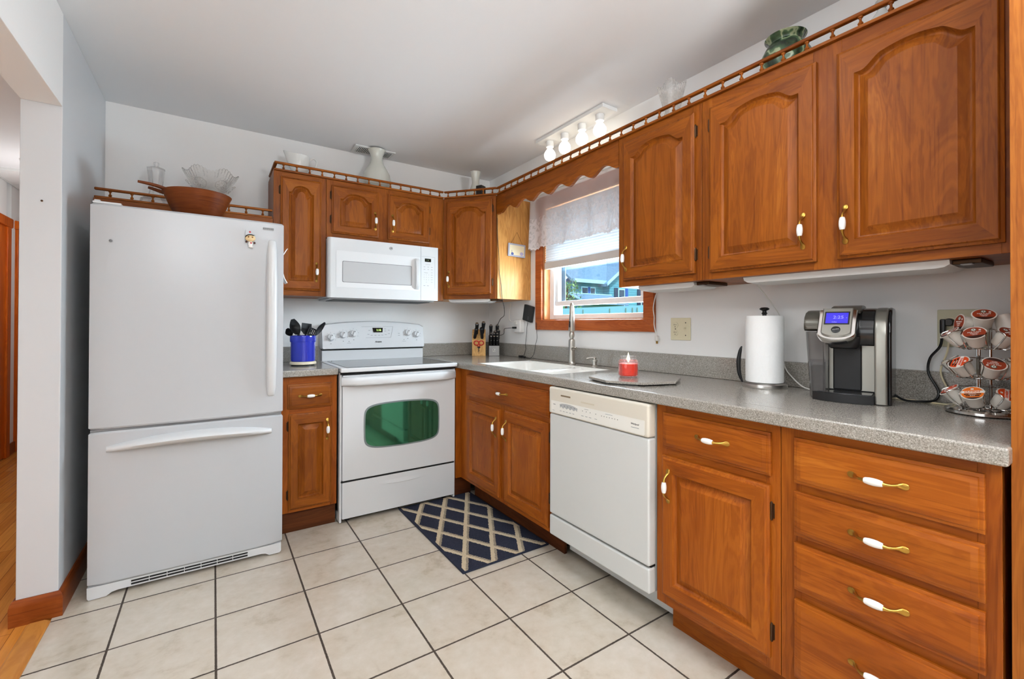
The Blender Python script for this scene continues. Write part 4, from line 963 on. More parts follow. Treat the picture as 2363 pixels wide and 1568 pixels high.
# ------------------------------------------------------------------ candle on octagonal board
oc = Vector((-.405, -1.965)); OZ = .9305
t = thing('cutting_board', 'grey speckled octagonal board lying under the candle', 'board', (oc.x, oc.y, CZ))
P = [(oc.x+.205*math.cos(math.radians(6+45*i)), oc.y+.205*math.sin(math.radians(6+45*i))) for i in range(8)]
sh = lambda k: [(oc.x+(x-oc.x)*k, oc.y+(y-oc.y)*k) for x, y in P]
m = MB(); m.loops([[(x, y, CZ+.006) for x, y in sh(.985)], [(x, y, CZ+.0065) for x, y in sh(.995)], [(x, y, OZ-.0015) for x, y in sh(1)], [(x, y, OZ) for x, y in sh(.99)]]); part('slab', m, COUNTER, t)
m = MB(); m.lathe([(.185, .0003), (.185, .0062), (0, .0063)], (oc.x, oc.y, CZ), 8, 0); part('rubber_pad', m, BLACK, t)
cc = (-.425, -1.947, OZ)
t = thing('candle', 'red jar candle burning on the octagonal board', 'candle', cc)
m = MB(); m.lathe([(.036, .0005), (.042, .004), (.0445, .012), (.0445, .068), (.040, .076), (.0355, .080), (.0345, .090), (.0365, .094), (.0365, .0965), (.0335, .0965), (.0325, .088), (.0335, .080), (.038, .074), (.0418, .066), (.0418, .012), (.039, .006), (.0, .005)], cc, 40, cap0=True, cap1=False); part('jar', m, GLASSC, t)
m = MB(); m.lathe([(.037, .0065), (.0410, .013), (.0412, .060), (.036, .0625), (0, .0615)], cc, 36); part('wax', m, WAX, t)
m = MB(); m.tube([(cc[0], cc[1], OZ+.061), (cc[0], cc[1], OZ+.071)], .0012, 6); part('wick', m, BLACK, t)
m = MB(); m.lathe([(.0, .068), (.0035, .072), (.0055, .079), (.005, .088), (.0028, .098), (.0008, .108), (0, .111)], cc, 14); part('flame', m, FLAME, t)

# ------------------------------------------------------------------ paper towels
pc = (-.122, -2.398, CZ)
t = thing('paper_towel_holder', 'steel paper towel holder with black knob and tension arm', 'paper towel holder', pc)
m = MB(); m.lathe([(.080, 0), (.082, .004), (.080, .016), (.074, .021), (0, .022)], pc, 40); part('base', m, STEEL, t)
m = MB(); m.lathe([(.006, .02), (.006, .298)], pc, 12); part('post', m, STEEL, t)
m = MB(); m.lathe([(.008, .290), (.008, .297), (.011, .300), (.008, .305), (.0075, .311), (.017, .316), (.018, .321), (.012, .325), (0, .326)], pc, 24); part('knob', m, BLACK, t)
m = MB(); m.tube([(-.150, -2.322, CZ+.015), (-.156, -2.312, CZ+.05), (-.157, -2.309, CZ+.10), (-.155, -2.315, CZ+.145), (-.153, -2.321, CZ+.165)], [.003, .0075, .009, .0065, .002], 10, smooth=3); part('tension_arm', m, BLACK, t)
m = MB(); m.lathe([(.022, .0235), (.067, .0225), (.0695, .026), (.0695, .287), (.067, .2905), (.022, .290)], pc, 48); solo('paper_towel_roll', m, PAPER, 'white paper towel roll on the steel holder', 'paper towels', pc)

# ------------------------------------------------------------------ coffee maker
KR = math.radians(13)
t = thing('coffee_maker', 'black and silver single-cup coffee maker with blue screen', 'coffee maker', (-.170, -2.725, CZ), 0, None, True, (0, 0, KR))
FKm = FRAME((0, 0, 0), (0, -1, 0), (-1, 0, 0))   # u right, d toward room, w up
def kprof(off=0, top=0):
    return [(-.122, .003), (.098+off, .003), (.102+off, .11), (.102+off, .222), (.095+off, .254), (.076+off, .282+top), (.045+off, .301+top), (.0, .311+top), (-.09, .311+top), (-.114, .302+top), (-.122, .28)]
def kslab(u0, u1, prof, r=.006, taper=0):
    cd = sum(p[0] for p in prof)/len(prof); cz = sum(p[1] for p in prof)/len(prof); m = MB(FKm)
    ins = lambda k: [(cd+(d_-cd)*k, z if z < .004 else cz+(z-cz)*k) for d_, z in prof]
    tp = lambda u, z, side: u+(taper*(1-min(z, .22)/.22) if side == 0 else -taper*(1-min(z, .22)/.22))
    m.loops([[(tp(u0, z, 0), d_, z) for d_, z in ins(.965)], [(tp(u0, z, 0)+r*.3, d_, z) for d_, z in ins(.985)], [(tp(u0, z, 0)+r, d_, z) for d_, z in prof], [(tp(u1, z, 1)-r, d_, z) for d_, z in prof], [(tp(u1, z, 1)-r*.3, d_, z) for d_, z in ins(.985)], [(tp(u1, z, 1), d_, z) for d_, z in ins(.965)]]); return m
part('right_fender', kslab(.058, .090, kprof()), KSILV, t, 'silver right fender', ang=45)
part('side_panel', kslab(.0895, .100, kprof(-.012), .004), KBODY, t, ang=45)
m = MB(FKm); m.loops([[(u, d_, z) for u, d_ in ((-.0705, -.12), (-.0705, .018), (.0575, .018), (.0575, -.12))] for z in (.003, .185)]); part('core', m, KBODY, t)
hp = [(-.12, .186), (.062, .186), (.074, .20), (.078, .235), (.072, .262), (.052, .290), (.02, .306), (-.02, .311), (-.09, .311), (-.114, .30)]
part('upper_housing', kslab(-.0695, .0575, hp, .004), KBODY, t, ang=45)
m = MB(FKm); m.box(-.0705, .0575, .0182, .021, .033, .186, .0008); m.box(-.0585, .020, .0208, .030, .033, .186, .008, 3, 1); part('cup_bay_back', m, [KSILV, KMATTE], t)
m = MB(FKm); m.loops([[(u, d_, z) for u, d_ in ((-.064+o_, .02), (-.064+o_, .088), (-.05, .104-o_), (-.005, .104-o_), (.02-o_, .088), (.02-o_, .02))] for z, o_ in ((.176, .008), (.182, .002), (.215, 0))]); part('brew_head', m, KMATTE, t, ang=50)
lp = [(-.11, .233), (.072, .233), (.082, .24), (.084, .255), (.072, .280), (.045, .297), (.0, .306), (-.09, .306), (-.11, .295)]
part('reservoir_lid', kslab(-.135, -.0715, lp, .010), KSLATE, t, ang=45)
# lift handle with chrome surround and screen
Mh = TR(-.036, .118, .262) @ Matrix.Rotation(math.radians(36), 4, 'X')
def ush(w_, h_, r, d):
    P = [(-w_, d, h_)]
    for i in range(17): a = PI+PI*i/16; P.append((w_*math.cos(a), d, -.040+r*math.sin(a)))
    P.append((w_, d, h_)); return P
m = MB(FKm @ Mh); m.loops([ush(.052, .052, .030, -.026), ush(.053, .052, .031, -.006), ush(.049, .052, .027, .0)]); hd = part('handle', m, CHROME, t, 'chrome lift handle')
m = MB(FKm @ Mh); m.loops([ush(.0405, .056, .018, -.001), ush(.0405, .056, .018, .004), ush(.038, .054, .0155, .006)]); part('handle_face', m, KSILV, hd)
m = MB(FKm @ Mh); m.box(-.034, .034, .0058, .0075, -.012, .040, .002); part('screen_bezel', m, BLACK, hd)
m = MB(FKm @ Mh); m.box(-.030, .030, .0074, .0082, -.008, .034); part('screen', m, SCREEN, hd)
m = MB(FKm @ Mh); m.text('2:25', .017, TR(.004, .0086, .015), 0); m.text('Coffee', .005, TR(-.006, .0086, -.004), 0); m.box(.025, .027, .0084, .0088, .012, .014); part('screen_digits', m, SCRT, hd)
m = MB(FKm @ Mh); m.lathe([(.0125, 0), (.0125, .002), (.010, .003), (0, .003)], (0, 0, 0), 24, 0, TR(0, .0055, -.033) @ Matrix.Rotation(-PI/2, 4, 'X')); m.text('KEURIG', .0052, TR(0, .0088, -.033) @ Matrix.Rotation(-.2, 4, 'Y'), 1); part('badge', m, [BLACK, CHROME], hd)
part('lid_hump', kslab(-.060, .022, [(-.10, .300), (.03, .300), (.075, .292), (.080, .300), (.05, .313), (.0, .321), (-.07, .320), (-.10, .312)], .006), KSLATE, t, ang=45)
# reservoir
m = MB(FKm); L = []
for z, uo in ((.004, -.122), (.10, -.127), (.231, -.1345)): L.append([(uo, -.11, z), (uo, .050, z), (uo+.010, .078, z), (uo+.022, .086, z), (-.078, .090, z), (-.072, .084, z), (-.072, -.11, z)])
m.loops(L); rs = part('water_reservoir', m, SMOKE, t, 'clear smoky water tank', ang=40)
m = MB(FKm); m.loops([[(uo+.007, -.10, z), (uo+.007, .045, z), (uo+.018, .070, z), (-.080, .080, z), (-.076, .07, z), (-.076, -.10, z)] for z, uo in ((.012, -.122), (.128, -.128))]); part('water', m, WATER, rs)
m = MB(FKm); m.loops([[(u, d_, z) for u, d_ in ((-.0715, .0305), (-.108, .092), (-.075, .112), (-.03, .122), (.015, .121), (.0575, .108), (.0575, .0305))] for z in (.001, .028)]); dt = part('drip_tray', m, KMATTE, t, ang=50)
m = MB(FKm); m.loops([[(u, d_, z) for u, d_ in ((-.060, .034), (-.094, .090), (-.07, .104), (-.03, .114), (.014, .113), (.051, .102), (.051, .034))] for z in (.028, .0305)]); part('drip_grille', m, plain('drip_steel', (90, 90, 92), .2, .8), dt)

# ------------------------------------------------------------------ pod carousel
PC = Vector((-.165, -3.028, CZ)); VA = math.atan2(-3.3457-PC.y, -1.9943-PC.x)   # bearing toward the middle of the room
RB = .080
t = thing('pod_carousel', 'chrome three-tier coffee pod carousel on the near end of the counter', 'pod carousel', tuple(PC))
m = MB(); m.lathe([(.073, 0), (RB, .004), (RB, .011), (.074, .016), (0, .0165)], tuple(PC), 44); part('base', m, CHROME, t)
m = MB()
for a in (.6, 2.7, 4.8): m = MB(); m.tube([(PC.x+.016*math.cos(a), PC.y+.016*math.sin(a), CZ+.016), (PC.x+.016*math.cos(a), PC.y+.016*math.sin(a), CZ+.275)], .0032, 8); part('pole', m, CHROME, t)
TIERS = (.020, .104, .188)
NP = 8
def tier(zr, offs):
    m = MB(); ring = [(PC.x+.040*math.cos(2*PI*i/40), PC.y+.040*math.sin(2*PI*i/40), CZ+zr) for i in range(41)]
    m.tube(ring, .0018, 6)
    for i in range(3): a = .6+2.1*i; m.tube([(PC.x+.016*math.cos(a), PC.y+.016*math.sin(a), CZ+zr), (PC.x+.040*math.cos(a), PC.y+.040*math.sin(a), CZ+zr)], .0016, 6)
    for a in offs:
        er = Vector((math.cos(a), math.sin(a), 0)); et = Vector((-math.sin(a), math.cos(a), 0)); o = PC+Vector((0, 0, zr))
        pts = []
        for s_ in (-1, 1):
            q = [o+er*.038+et*s_*.012, o+er*.050+et*s_*.0205+Vector((0, 0, .001)), o+er*.079+et*s_*.0235+Vector((0, 0, .034)), o+er*.074+et*s_*.0245+Vector((0, 0, .045)), o+er*.050+et*s_*.019+Vector((0, 0, .0535))]
            pts += q if s_ < 0 else q[::-1]
        m.tube(pts, .0015, 6, smooth=3)
    part('wire_tier', m, CHROME, t)
def pod_thing(label, loc, rot, style, group=None):
    t = thing('coffee_pod', label, 'coffee pod', loc, 0, group, True, rot)
    m = MB(); m.lathe([(.0, -.0215), (.0165, -.0215), (.0182, -.0195), (.0212, .004), (.0218, .016), (.0222, .0185), (.0256, .0195), (.0256, .0212), (.0, .0212)], (0, 0, 0), 28); part('cup', m, PODW, t)
    m = MB()
    def disc(mi, f, r=.0228, n=36, z=.0213):
        P = [(r*math.cos(2*PI*i/n), r*math.sin(2*PI*i/n)) for i in range(n)]; P = f(P)
        if len(P) > 2: m.loops([[(x, y, z) for x, y in P], [(x, y, z+.0004) for x, y in P]], True, False, True, mi)
    def clip(P, lo, hi):
        out = []
        for i in range(len(P)):
            a, b = P[i], P[(i+1) % len(P)]
            pa = [a]
            for lim in sorted((lo, hi), reverse=a[1] > b[1]):
                if (a[1]-lim)*(b[1]-lim) < 0: k = (lim-a[1])/(b[1]-a[1]); pa.append((a[0]+(b[0]-a[0])*k, lim))
            out += pa
        return [p for p in out if lo-1e-6 <= p[1] <= hi+1e-6]
    TX = lambda x, y, z=.0219: TR(x, y, z) @ Matrix.Rotation(-PI/2, 4, 'X')
    if style == 'red':
        disc(0, lambda P: P); disc(1, lambda P: clip(P, -.03, -.012), z=.0214)
        lid = part('lid', m, [LIDR, LIDB], t); m = MB()
        m.lathe([(.0060, 0), (.0060, .0004), (0, .0004)], (0, .0125, .0217), 20, 1); m.lathe([(.0042, 0), (.0042, .0004), (0, .0004)], (0, .0125, .0221), 14, 0)
        m.lathe([(.0018, 0), (.0018, .0004), (0, .0004)], (0, .0130, .0225), 10, 1)
        m.text('PIKE PLACE', .0054, TX(0, .0025), 0); m.text('ROAST', .0054, TX(0, -.0035), 0); m.text('MEDIUM', .003, TX(0, -.0085), 0); m.box(.010, .0145, .008, .0125, .0217, .0220, 0, 1, 0)
        part('lid_print', m, [LIDW, EMBL], lid)
    else:
        top, mid = (LIDO, LIDO) if style == 'orange' else (LIDRO, LIDRO)
        disc(2, lambda P: P); disc(0, lambda P: clip(P, .0085, .03), z=.0214); disc(0, lambda P: clip(P, -.0165, -.0005), z=.0214); disc(1, lambda P: clip(P, -.03, -.0165), z=.0214)
        lid = part('lid', m, [top, LIDB, LIDW], t); m = MB()
        m.text("DUNKIN'", .0078, TX(0, .0042), 0, bold=.0002); m.box(-.017, .017, -.0065, -.0025, .0217, .0220, 0, 1, 1); m.box(-.014, .014, -.0125, -.0085, .0217, .0220, 0, 1, 1)
        m.text('ORIGINAL', .0034, TX(0, -.0045, .0222), 2); m.text('BLEND', .0034, TX(0, -.0105, .0222), 2); m.box(-.003, .003, .0125, .0175, .0217, .0220, 0, 1, 2)
        part('lid_print', m, [top, LIDB, LIDW], lid)
    return t
# lids face outward and up; angles measured from the bearing toward the room
def pod_at(tier_i, da, style, label, roll=0.0, group=None):
    a = VA+da; zr = TIERS[tier_i]; q = math.radians(41)
    loc = (PC.x+.0565*math.cos(a), PC.y+.0565*math.sin(a), CZ+zr+.029)
    Mx = Matrix.Rotation(a, 4, 'Z') @ Matrix.Rotation(q, 4, 'Y') @ Matrix.Rotation(PI/2+roll, 4, 'Z')
    return pod_thing(label, loc, tuple(Mx.to_euler()), style, group)
D8 = 2*PI/6
lowA, midA, topA = -.28, .32, -.22
for zr, o in zip(TIERS, (lowA, midA, topA)): tier(zr, [VA+o+D8*i for i in range(6)])
pod_at(0, lowA, 'orange', 'orange-lidded coffee pod at the front of the lowest carousel tier', .25)
pod_at(0, lowA+D8, 'redorange', 'red-orange-lidded coffee pod at the right of the lowest carousel tier', .9)
pod_at(0, lowA-D8, 'redorange', 'red-orange-lidded coffee pod at the left of the lowest carousel tier', .3)
pod_at(1, midA-D8, 'redorange', 'orange and white lidded coffee pod at the left front of the middle tier', -1.2)
pod_at(1, midA, 'red', 'red-brown-lidded coffee pod at the front of the middle tier', 2.8)
pod_at(1, midA-2*D8, 'red', 'red-brown-lidded coffee pod at the far left of the middle tier', .4)
pod_at(1, midA+D8, 'red', 'white coffee pod half hidden by the pantry on the middle tier', .4)
pod_at(2, topA-D8, 'red', 'red-brown-lidded coffee pod at the left of the top tier', .4)
pod_at(2, topA, 'red', 'red-brown-lidded coffee pod at the front of the top tier', .3)
pod_at(2, topA+D8, 'red', 'red-brown-lidded coffee pod at the right of the top tier', .2)
pod_at(2, topA-2*D8, 'red', 'white coffee pod at the back left of the top tier', .4)
a = VA+.1
pod_thing('coffee pod lying on its side on top of the carousel pile', (PC.x+.020*math.cos(a), PC.y+.020*math.sin(a), CZ+.268), tuple((Matrix.Rotation(a, 4, 'Z') @ Matrix.Rotation(math.radians(38), 4, 'Y') @ Matrix.Rotation(PI/2, 4, 'Z')).to_euler()), 'red')
pod_thing('coffee pod tipped against the top of the carousel pile, lid facing left', (PC.x+.030*math.cos(VA-1.9), PC.y+.030*math.sin(VA-1.9), CZ+.258), tuple((Matrix.Rotation(VA-1.1, 4, 'Z') @ Matrix.Rotation(math.radians(80), 4, 'Y') @ Matrix.Rotation(PI/2, 4, 'Z')).to_euler()), 'red')
pod_thing('upside-down white coffee pod at the right of the carousel pile', (PC.x+.045*math.cos(VA+1.7), PC.y+.045*math.sin(VA+1.7), CZ+.262), (PI-.3, .1, 0), 'red')

# ------------------------------------------------------------------ crock and utensils
uc = (-1.535, -.335, .912)
t = thing('utensil_crock_stand', 'round cream stand under the blue utensil crock', 'trivet', uc)
m = MB(); m.lathe([(.066, 0), (.066, .007), (.03, .0075)], uc, 40); part('foot', m, BLACK, t)
m = MB(); m.lathe([(.070, .0075), (.0755, .010), (.0745, .022), (.070, .026), (0, .026)], uc, 44); part('plate', m, CREAM, t)
cz0 = .9385
m = MB(); m.lathe([(.066, 0), (.069, .003), (.070, .02), (.070, .115), (.0745, .122), (.075, .128), (.0745, .150), (.0735, .156), (.070, .158), (.066, .155), (.065, .145), (.065, .01), (0, .008)], (uc[0], uc[1], cz0), 48); solo('utensil_crock', m, COBALT, 'cobalt blue glazed crock full of black utensils', 'crock', (uc[0], uc[1], cz0))
def utensil(name, label, base, tip, head, mat=BLACKM):
    t = thing(name, label, 'utensil', (uc[0], uc[1], cz0+.015), 0, 'black nylon utensils in the blue crock')
    b = Vector((uc[0]+base[0], uc[1]+base[1], cz0+.012)); e = Vector((uc[0]+tip[0], uc[1]+tip[1], cz0+tip[2]))
    m = MB(); m.tube([b, b.lerp(e, .5), e], [.006, .006, .0045], 8); part('handle', m, mat, t)
    d = (e-b).normalized(); side = Vector((.83, .55, 0)); side = (side-d*side.dot(d)).normalized(); nrm = d.cross(side)
    Mx = Matrix(((side.x, nrm.x, d.x, e.x), (side.y, nrm.y, d.y, e.y), (side.z, nrm.z, d.z, e.z), (0, 0, 0, 1)))
    m = MB(Mx); head(m); part('head', m, mat, t); return t
def spoon_head(w_, l_, cup=.012):
    def f(m):
        L = []
        for i in range(13):
            s = i/12; z = l_*s; ww = 1.14*w_*max(.12, math.sin(PI*(.08+.84*s))**.7)*(1 if s < .5 else 1-.35*(s-.5)); dd = cup*math.sin(PI*s)
            L.append([(-ww, dd*.1, z), (-ww*.5, dd*.8, z), (0, dd, z), (ww*.5, dd*.8, z), (ww, dd*.1, z), (ww*.5, dd*.8+.003, z), (0, dd+.0035, z), (-ww*.5, dd*.8+.003, z)])
        m.loops(L)
    return f
def turner_head(w0, w1, l_, slots=0):
    def f(m):
        if not slots: m.loops([[(-w0, -.0015, 0), (w0, -.0015, 0), (w0, .0015, 0), (-w0, .0015, 0)], [(-w1, -.001, l_*.3), (w1, -.001, l_*.3), (w1, .001, l_*.3), (-w1, .001, l_*.3)], [(-w1, .003, l_), (w1*.9, .003, l_*1.0), (w1*.9, .005, l_), (-w1, .005, l_)]])
        else:
            m.box(-w1, w1, -.0012, .0012, 0, l_*.25, .001); m.box(-w1, w1, -.0012, .0012, l_*.85, l_, .001)
            k = slots*2+1
            for i in range(0, k, 2): x0 = -w1+2*w1*i/k; m.box(x0, x0+2*w1/k, -.0012, .0012, l_*.2, l_*.9)
    return f
utensil('serving_spoon', 'large black nylon spoon standing tallest at the left of the blue crock', (.02, .0), (-.028, .01, .165), spoon_head(.036, .098, .02))
utensil('spatula', 'solid black nylon turner in the middle of the blue crock', (-.01, .02), (.015, .01, .165), turner_head(.012, .040, .068))
utensil('slotted_turner', 'slotted black nylon turner low on the right of the blue crock', (-.02, -.02), (.035, -.015, .155), turner_head(.012, .030, .052, 4))
utensil('basting_spoon', 'black nylon spoon leaning far right out of the blue crock', (-.03, .0), (.070, -.012, .160), spoon_head(.020, .095, .012))
utensil('ladle', 'black nylon ladle leaning left out of the blue crock', (.03, .02), (-.060, .03, .158), spoon_head(.026, .05, .02))
utensil('pasta_fork', 'thin grey steel-stemmed utensil at the back of the blue crock', (.0, -.03), (-.022, .045, .20), spoon_head(.012, .035, .006), NICKEL)

# ------------------------------------------------------------------ knife blocks
def block_frame(x, y, ang): return TR(x, y, CZ, rz=ang) @ FB
BA = math.radians(-30)
t = thing('knife_block', 'pale wooden knife block in the counter corner', 'knife block', (-.225, -.21, CZ))
B1 = block_frame(-.225, -.215, BA)
m = MB(B1); m.prism([(0.0, .0008), (.0, .128), (-.10, .212), (-.125, .185), (-.125, .0008)], -.054, .054, 'x'); part('block', m, LBLOCK, t)
m = MB(B1); m.ball((.0, .0012, .062), .0045, (1, .3, 1), 10, 6); m.tube([(0, .0015, .057), (-.001, .0015, .045)], .002, 6); m.tube([(-.001, .0015, .05), (-.008, .0015, .055)], .0013, 6); m.tube([(-.001, .0015, .05), (.007, .0015, .046)], .0013, 6); m.tube([(-.001, .0015, .045), (-.005, .0015, .034)], .0016, 6); m.tube([(-.001, .0015, .045), (.004, .0015, .034)], .0016, 6); part('figure_mark', m, TXTD, t)
def knife(label, Bm, u, d, w, length, wid=.011, tilt=.55, cap=STEEL, lean=0.0):
    t = thing('knife', label, 'knife', tuple(Bm @ Vector((u, d, w))), 0, 'black-handled knives in the counter blocks')
    ax = Vector((math.sin(lean), math.sin(tilt), math.cos(tilt)*math.cos(lean))).normalized(); p = Vector((u, d, w))
    s = Vector((1, 0, 0)); s = (s-ax*s.dot(ax)).normalized(); nn = ax.cross(s)
    Mx = Bm @ Matrix(((s.x, nn.x, ax.x, p.x), (s.y, nn.y, ax.y, p.y), (s.z, nn.z, ax.z, p.z), (0, 0, 0, 1)))
    m = MB(Mx); q = [(.0, .75), (.1, .9), (.4, .85), (.7, 1.0), (.92, 1.12), (1.0, .8)]
    m.loops([[(wid*.86*k*math.cos(2*PI*i/12), wid*k*math.sin(2*PI*i/12), length*z) for i in range(12)] for z, k in q]); part('handle', m, BLACKM, t)
    if cap:
        m = MB(Mx); m.ball((0, 0, length), wid*.95, (.86, 1.0, .35), 12, 8); m.ball((0, wid*.9, length*.5), .003, (1, .5, 1), 8, 6); part('end_cap', m, cap, t)
    m = MB(Mx); m.box(-.0012, .0012, -wid*.8, wid*.8, -.05, .001); part('blade', m, STEEL, t)
sl = lambda d: .128-(d)*.84    # height of the sloped face at depth d
for u, d, ln, lb, le in ((-.034, -.016, .088, 'knife at the front left of the wooden block', .18), (.026, -.014, .092, 'thick knife at the front right of the wooden block', -.05), (-.020, -.055, .092, 'riveted knife at the back left of the wooden block', .05), (.030, -.06, .098, 'knife at the back right of the wooden block with steel end', .08)):
    knife('black-handled '+lb, B1, u, d, sl(d)+.002, ln*1.05, .0165, .50, STEEL if 'riveted' in lb or 'back' in lb else None, le)
t = thing('kitchen_scissors', 'red-handled scissors hooked in the front of the wooden knife block', 'scissors', tuple(B1 @ Vector((0, .008, .09))))
RED = plain('scissor_red', (200, 40, 26), .3)
for s_ in (-1, 1):
    m = MB(B1); m.tube([(s_*.019+.019*math.cos(2*PI*i/20)*1.0, .008, .105+.017*math.sin(2*PI*i/20)) for i in range(21)], .0045, 8); m.tube([(s_*.012, .008, .091), (s_*.004, .007, .074)], .004, 8); part('handle', m, RED, t)
m = MB(B1); m.box(-.011, .011, .001, .010, .064, .078, .002); part('pivot', m, BLACK, t)
t = thing('knife_block', 'grey stainless-fronted knife block right of the wooden one', 'knife block', (-.12, -.275, CZ))
B2 = block_frame(-.123, -.283, BA)
m = MB(B2); m.prism([(0.0, .0008), (.0, .083), (-.085, .165), (-.11, .14), (-.11, .0008)], -.042, .042, 'x', 1); m.box(-.0415, .0415, .0002, .002, .002, .082, .0008, 1, 0); part('block', m, [plain('stainless_grey', (150, 148, 146), .35, .6), BLACK], t)
m = MB(B2); m.box(-.0105, .0105, .0021, .0026, .036, .057, 0, 1, 0); m.box(-.0085, .0085, .0026, .0029, .038, .055, 0, 1, 1); m.prism([(-.006, .040), (.001, .040), (.006, .053), (.001, .053), (-.001, .047)], .0029, .0032, 'y', 0); part('square_emblem', m, [LIDW, plain('emblem_dark', (96, 96, 98), .4)], t)
sl2 = lambda d: .083-d*.96
i = 0
for d, ln, row in ((-.012, .070, 'lowest row'), (-.034, .072, 'second row')):
    for u, pos in ((-.024, 'left'), (.0, 'middle'), (.024, 'right')):
        knife('steel-capped steak knife at the %s of the %s in the grey block' % (pos, row), B2, u, d, sl2(d)+.002, ln, .0115, .42)
for u, d, ln, pos in ((-.026, -.066, .105, 'left'), (.026, -.066, .105, 'middle right'), (.010, -.060, .06, 'centre'), (.034, -.05, .08, 'far right')):
    knife('steel-capped carving knife at the %s top of the grey block' % pos, B2, u, d, sl2(d)+.002, ln, .0155, .35)

# ------------------------------------------------------------------ outlets, adapters, cords
def plate(t, u0, u1, w0, w1, mat): m = MB(FR); m.box(u0, u1, .0008, .006, w0, w1, .003, 2); return part('plate', m, mat, t)
def duplex(p, u, wc):
    for dz in (-.0195, .0195):
        m = MB(FR); m.lathe([(.0165, 0), (.0165, .002), (.015, .0025), (0, .0025)], (0, 0, 0), 20, 0, TR(u, .0058, wc+dz) @ Matrix.Rotation(-PI/2, 4, 'X'))
        m.box(u-.0065, u-.0045, .0082, .0088, wc+dz-.001, wc+dz+.007, 0, 1, 1); m.box(u+.0045, u+.0065, .0082, .0088, wc+dz-.001, wc+dz+.006, 0, 1, 1); m.box(u-.002, u+.002, .0082, .0088, wc+dz-.010, wc+dz-.006, 0, 1, 1); part('socket', m, [IVORY, SLOT], p)
t = thing('wall_outlet', 'ivory outlet and switch plate on the wall right of the window', 'outlet', (0, -1.918, 1.146))
p = plate(t, 1.860, 1.977, 1.089, 1.203, IVORY); duplex(p, 1.889, 1.146)
m = MB(FR); m.box(1.944, 1.954, .005, .0065, 1.134, 1.158, .0005); m.box(1.9455, 1.9525, .006, .017, 1.146, 1.154, .002); part('switch', m, IVORY, p)
m = MB(FR)
for u, w_ in ((1.889, 1.146), (1.949, 1.178), (1.949, 1.114)): m.ball((u, .006, w_), .003, (1, .5, 1), 8, 6)
part('screw', m, SLOT, p)
t = thing('wall_outlet', 'large ivory outlet plate behind the coffee pod carousel', 'outlet', (0, -2.953, 1.155))
p = plate(t, 2.896, 3.012, 1.098, 1.219, IVORYD); duplex(p, 2.928, 1.158)
m = MB(FR); m.box(2.976, 2.984, .006, .015, 1.155, 1.164, .002); m.ball((2.98, .006, 1.19), .0035, (1, .5, 1), 8, 6, 1); part('switch', m, [IVORYD, SLOT], p)
t = thing('power_plug', 'black power plug in the outlet behind the carousel', 'plug', (-.02, -2.93, 1.18))
m = MB(FR); m.lathe([(.013, 0), (.013, .016), (.010, .022), (0, .022)], (0, 0, 0), 16, 0, TR(2.928, .0095, 1.1775) @ Matrix.Rotation(-PI/2, 4, 'X')); m.box(2.908, 2.922, .018, .036, 1.14, 1.188, .004); part('plug_body', m, BLACK, t)
m = MB(FR); m.tube([(2.914, .03, 1.145), (2.910, .036, 1.10), (2.885, .034, 1.06), (2.88, .030, 1.01), (2.905, .035, .955), (2.90, .05, .925), (2.87, .07, .9185), (2.83, .075, .9185), (2.80, .07, .935), (2.788, .072, .955)], .0038, 8, smooth=5); part('cord', m, BLACK, t)
m = MB(FR); m.tube([(2.93, .022, 1.136), (2.925, .03, 1.08), (2.91, .032, 1.02), (2.925, .036, .97), (2.95, .045, .935), (2.94, .06, .918), (2.87, .052, .917), (2.80, .045, .917), (2.795, .040, .917)], .0028, 8, smooth=5); m.box(2.919, 2.937, .0095, .026, 1.128, 1.148, .004)
solo('lamp_cord', m, CORDC, 'cream cord with plug lying along the backsplash behind the coffee maker', 'cord', (0, -2.9, 1.0))
t = thing('power_adapter', 'white multi-outlet adapter plugged in left of the window', 'adapter', (-.02, -.485, 1.155))
m = MB(FR); m.box(.452, .534, .0008, .045, 1.106, 1.206, .008, 3); part('adapter_body', m, CERAM, t)
m = MB(FR); m.tube([(.49, .05, 1.18), (.45, .055, 1.185), (.40, .05, 1.20), (.36, .03, 1.24), (.345, .012, 1.29), (.352, .01, 1.335)], .0032, 8, smooth=4); m.box(.465, .50, .045, .06, 1.168, 1.192, .004); part('white_cord', m, CORDW, t)
t = thing('power_adapter', 'black flat transformer block hanging at the window trim left side', 'adapter', (-.03, -.61, 1.25))
Ma = FR @ TR(.607, .0, 1.250) @ Matrix.Rotation(math.radians(13), 4, 'Y')
m = MB(Ma); m.box(-.055, .052, .003, .030, -.060, .062, .005, 2); part('adapter_body', m, plain('adapter_black', (44, 45, 46), .5), t)
m = MB(Ma); m.box(.010, .030, .0295, .031, -.045, -.018, .0005); part('adapter_label', m, plain('adapter_label_grey', (70, 72, 72), .5), t)
m = MB(FR); m.tube([(.595, .015, 1.188), (.590, .02, 1.15), (.575, .012, 1.10), (.580, .026, 1.02), (.588, .030, .98), (.572, .03, .945), (.568, .035, .925)], .0018, 6, smooth=4); part('cord', m, CORDB, t)
t = thing('cord_connector', 'black cord connector on the counter behind the sink left end', 'connector', (-.06, -.57, CZ))
m = MB(FR); m.box(.535, .575, .040, .062, CZ+.001, CZ+.019, .004); m.box(.577, .606, .040, .058, CZ+.001, CZ+.014, .003); part('plug_body', m, BLACK, t)
m = MB(FR); m.tube([(.606, .05, CZ+.007), (.64, .05, CZ+.003), (.675, .045, CZ+.006), (.70, .034, CZ+.04), (.705, .026, CZ+.10), (.722, .024, CZ+.15), (.716, .023, CZ+.21), (.71, .024, CZ+.26), (.709, .024, CZ+.27)], .0018, 6, smooth=4); part('cord', m, CORDB, t)
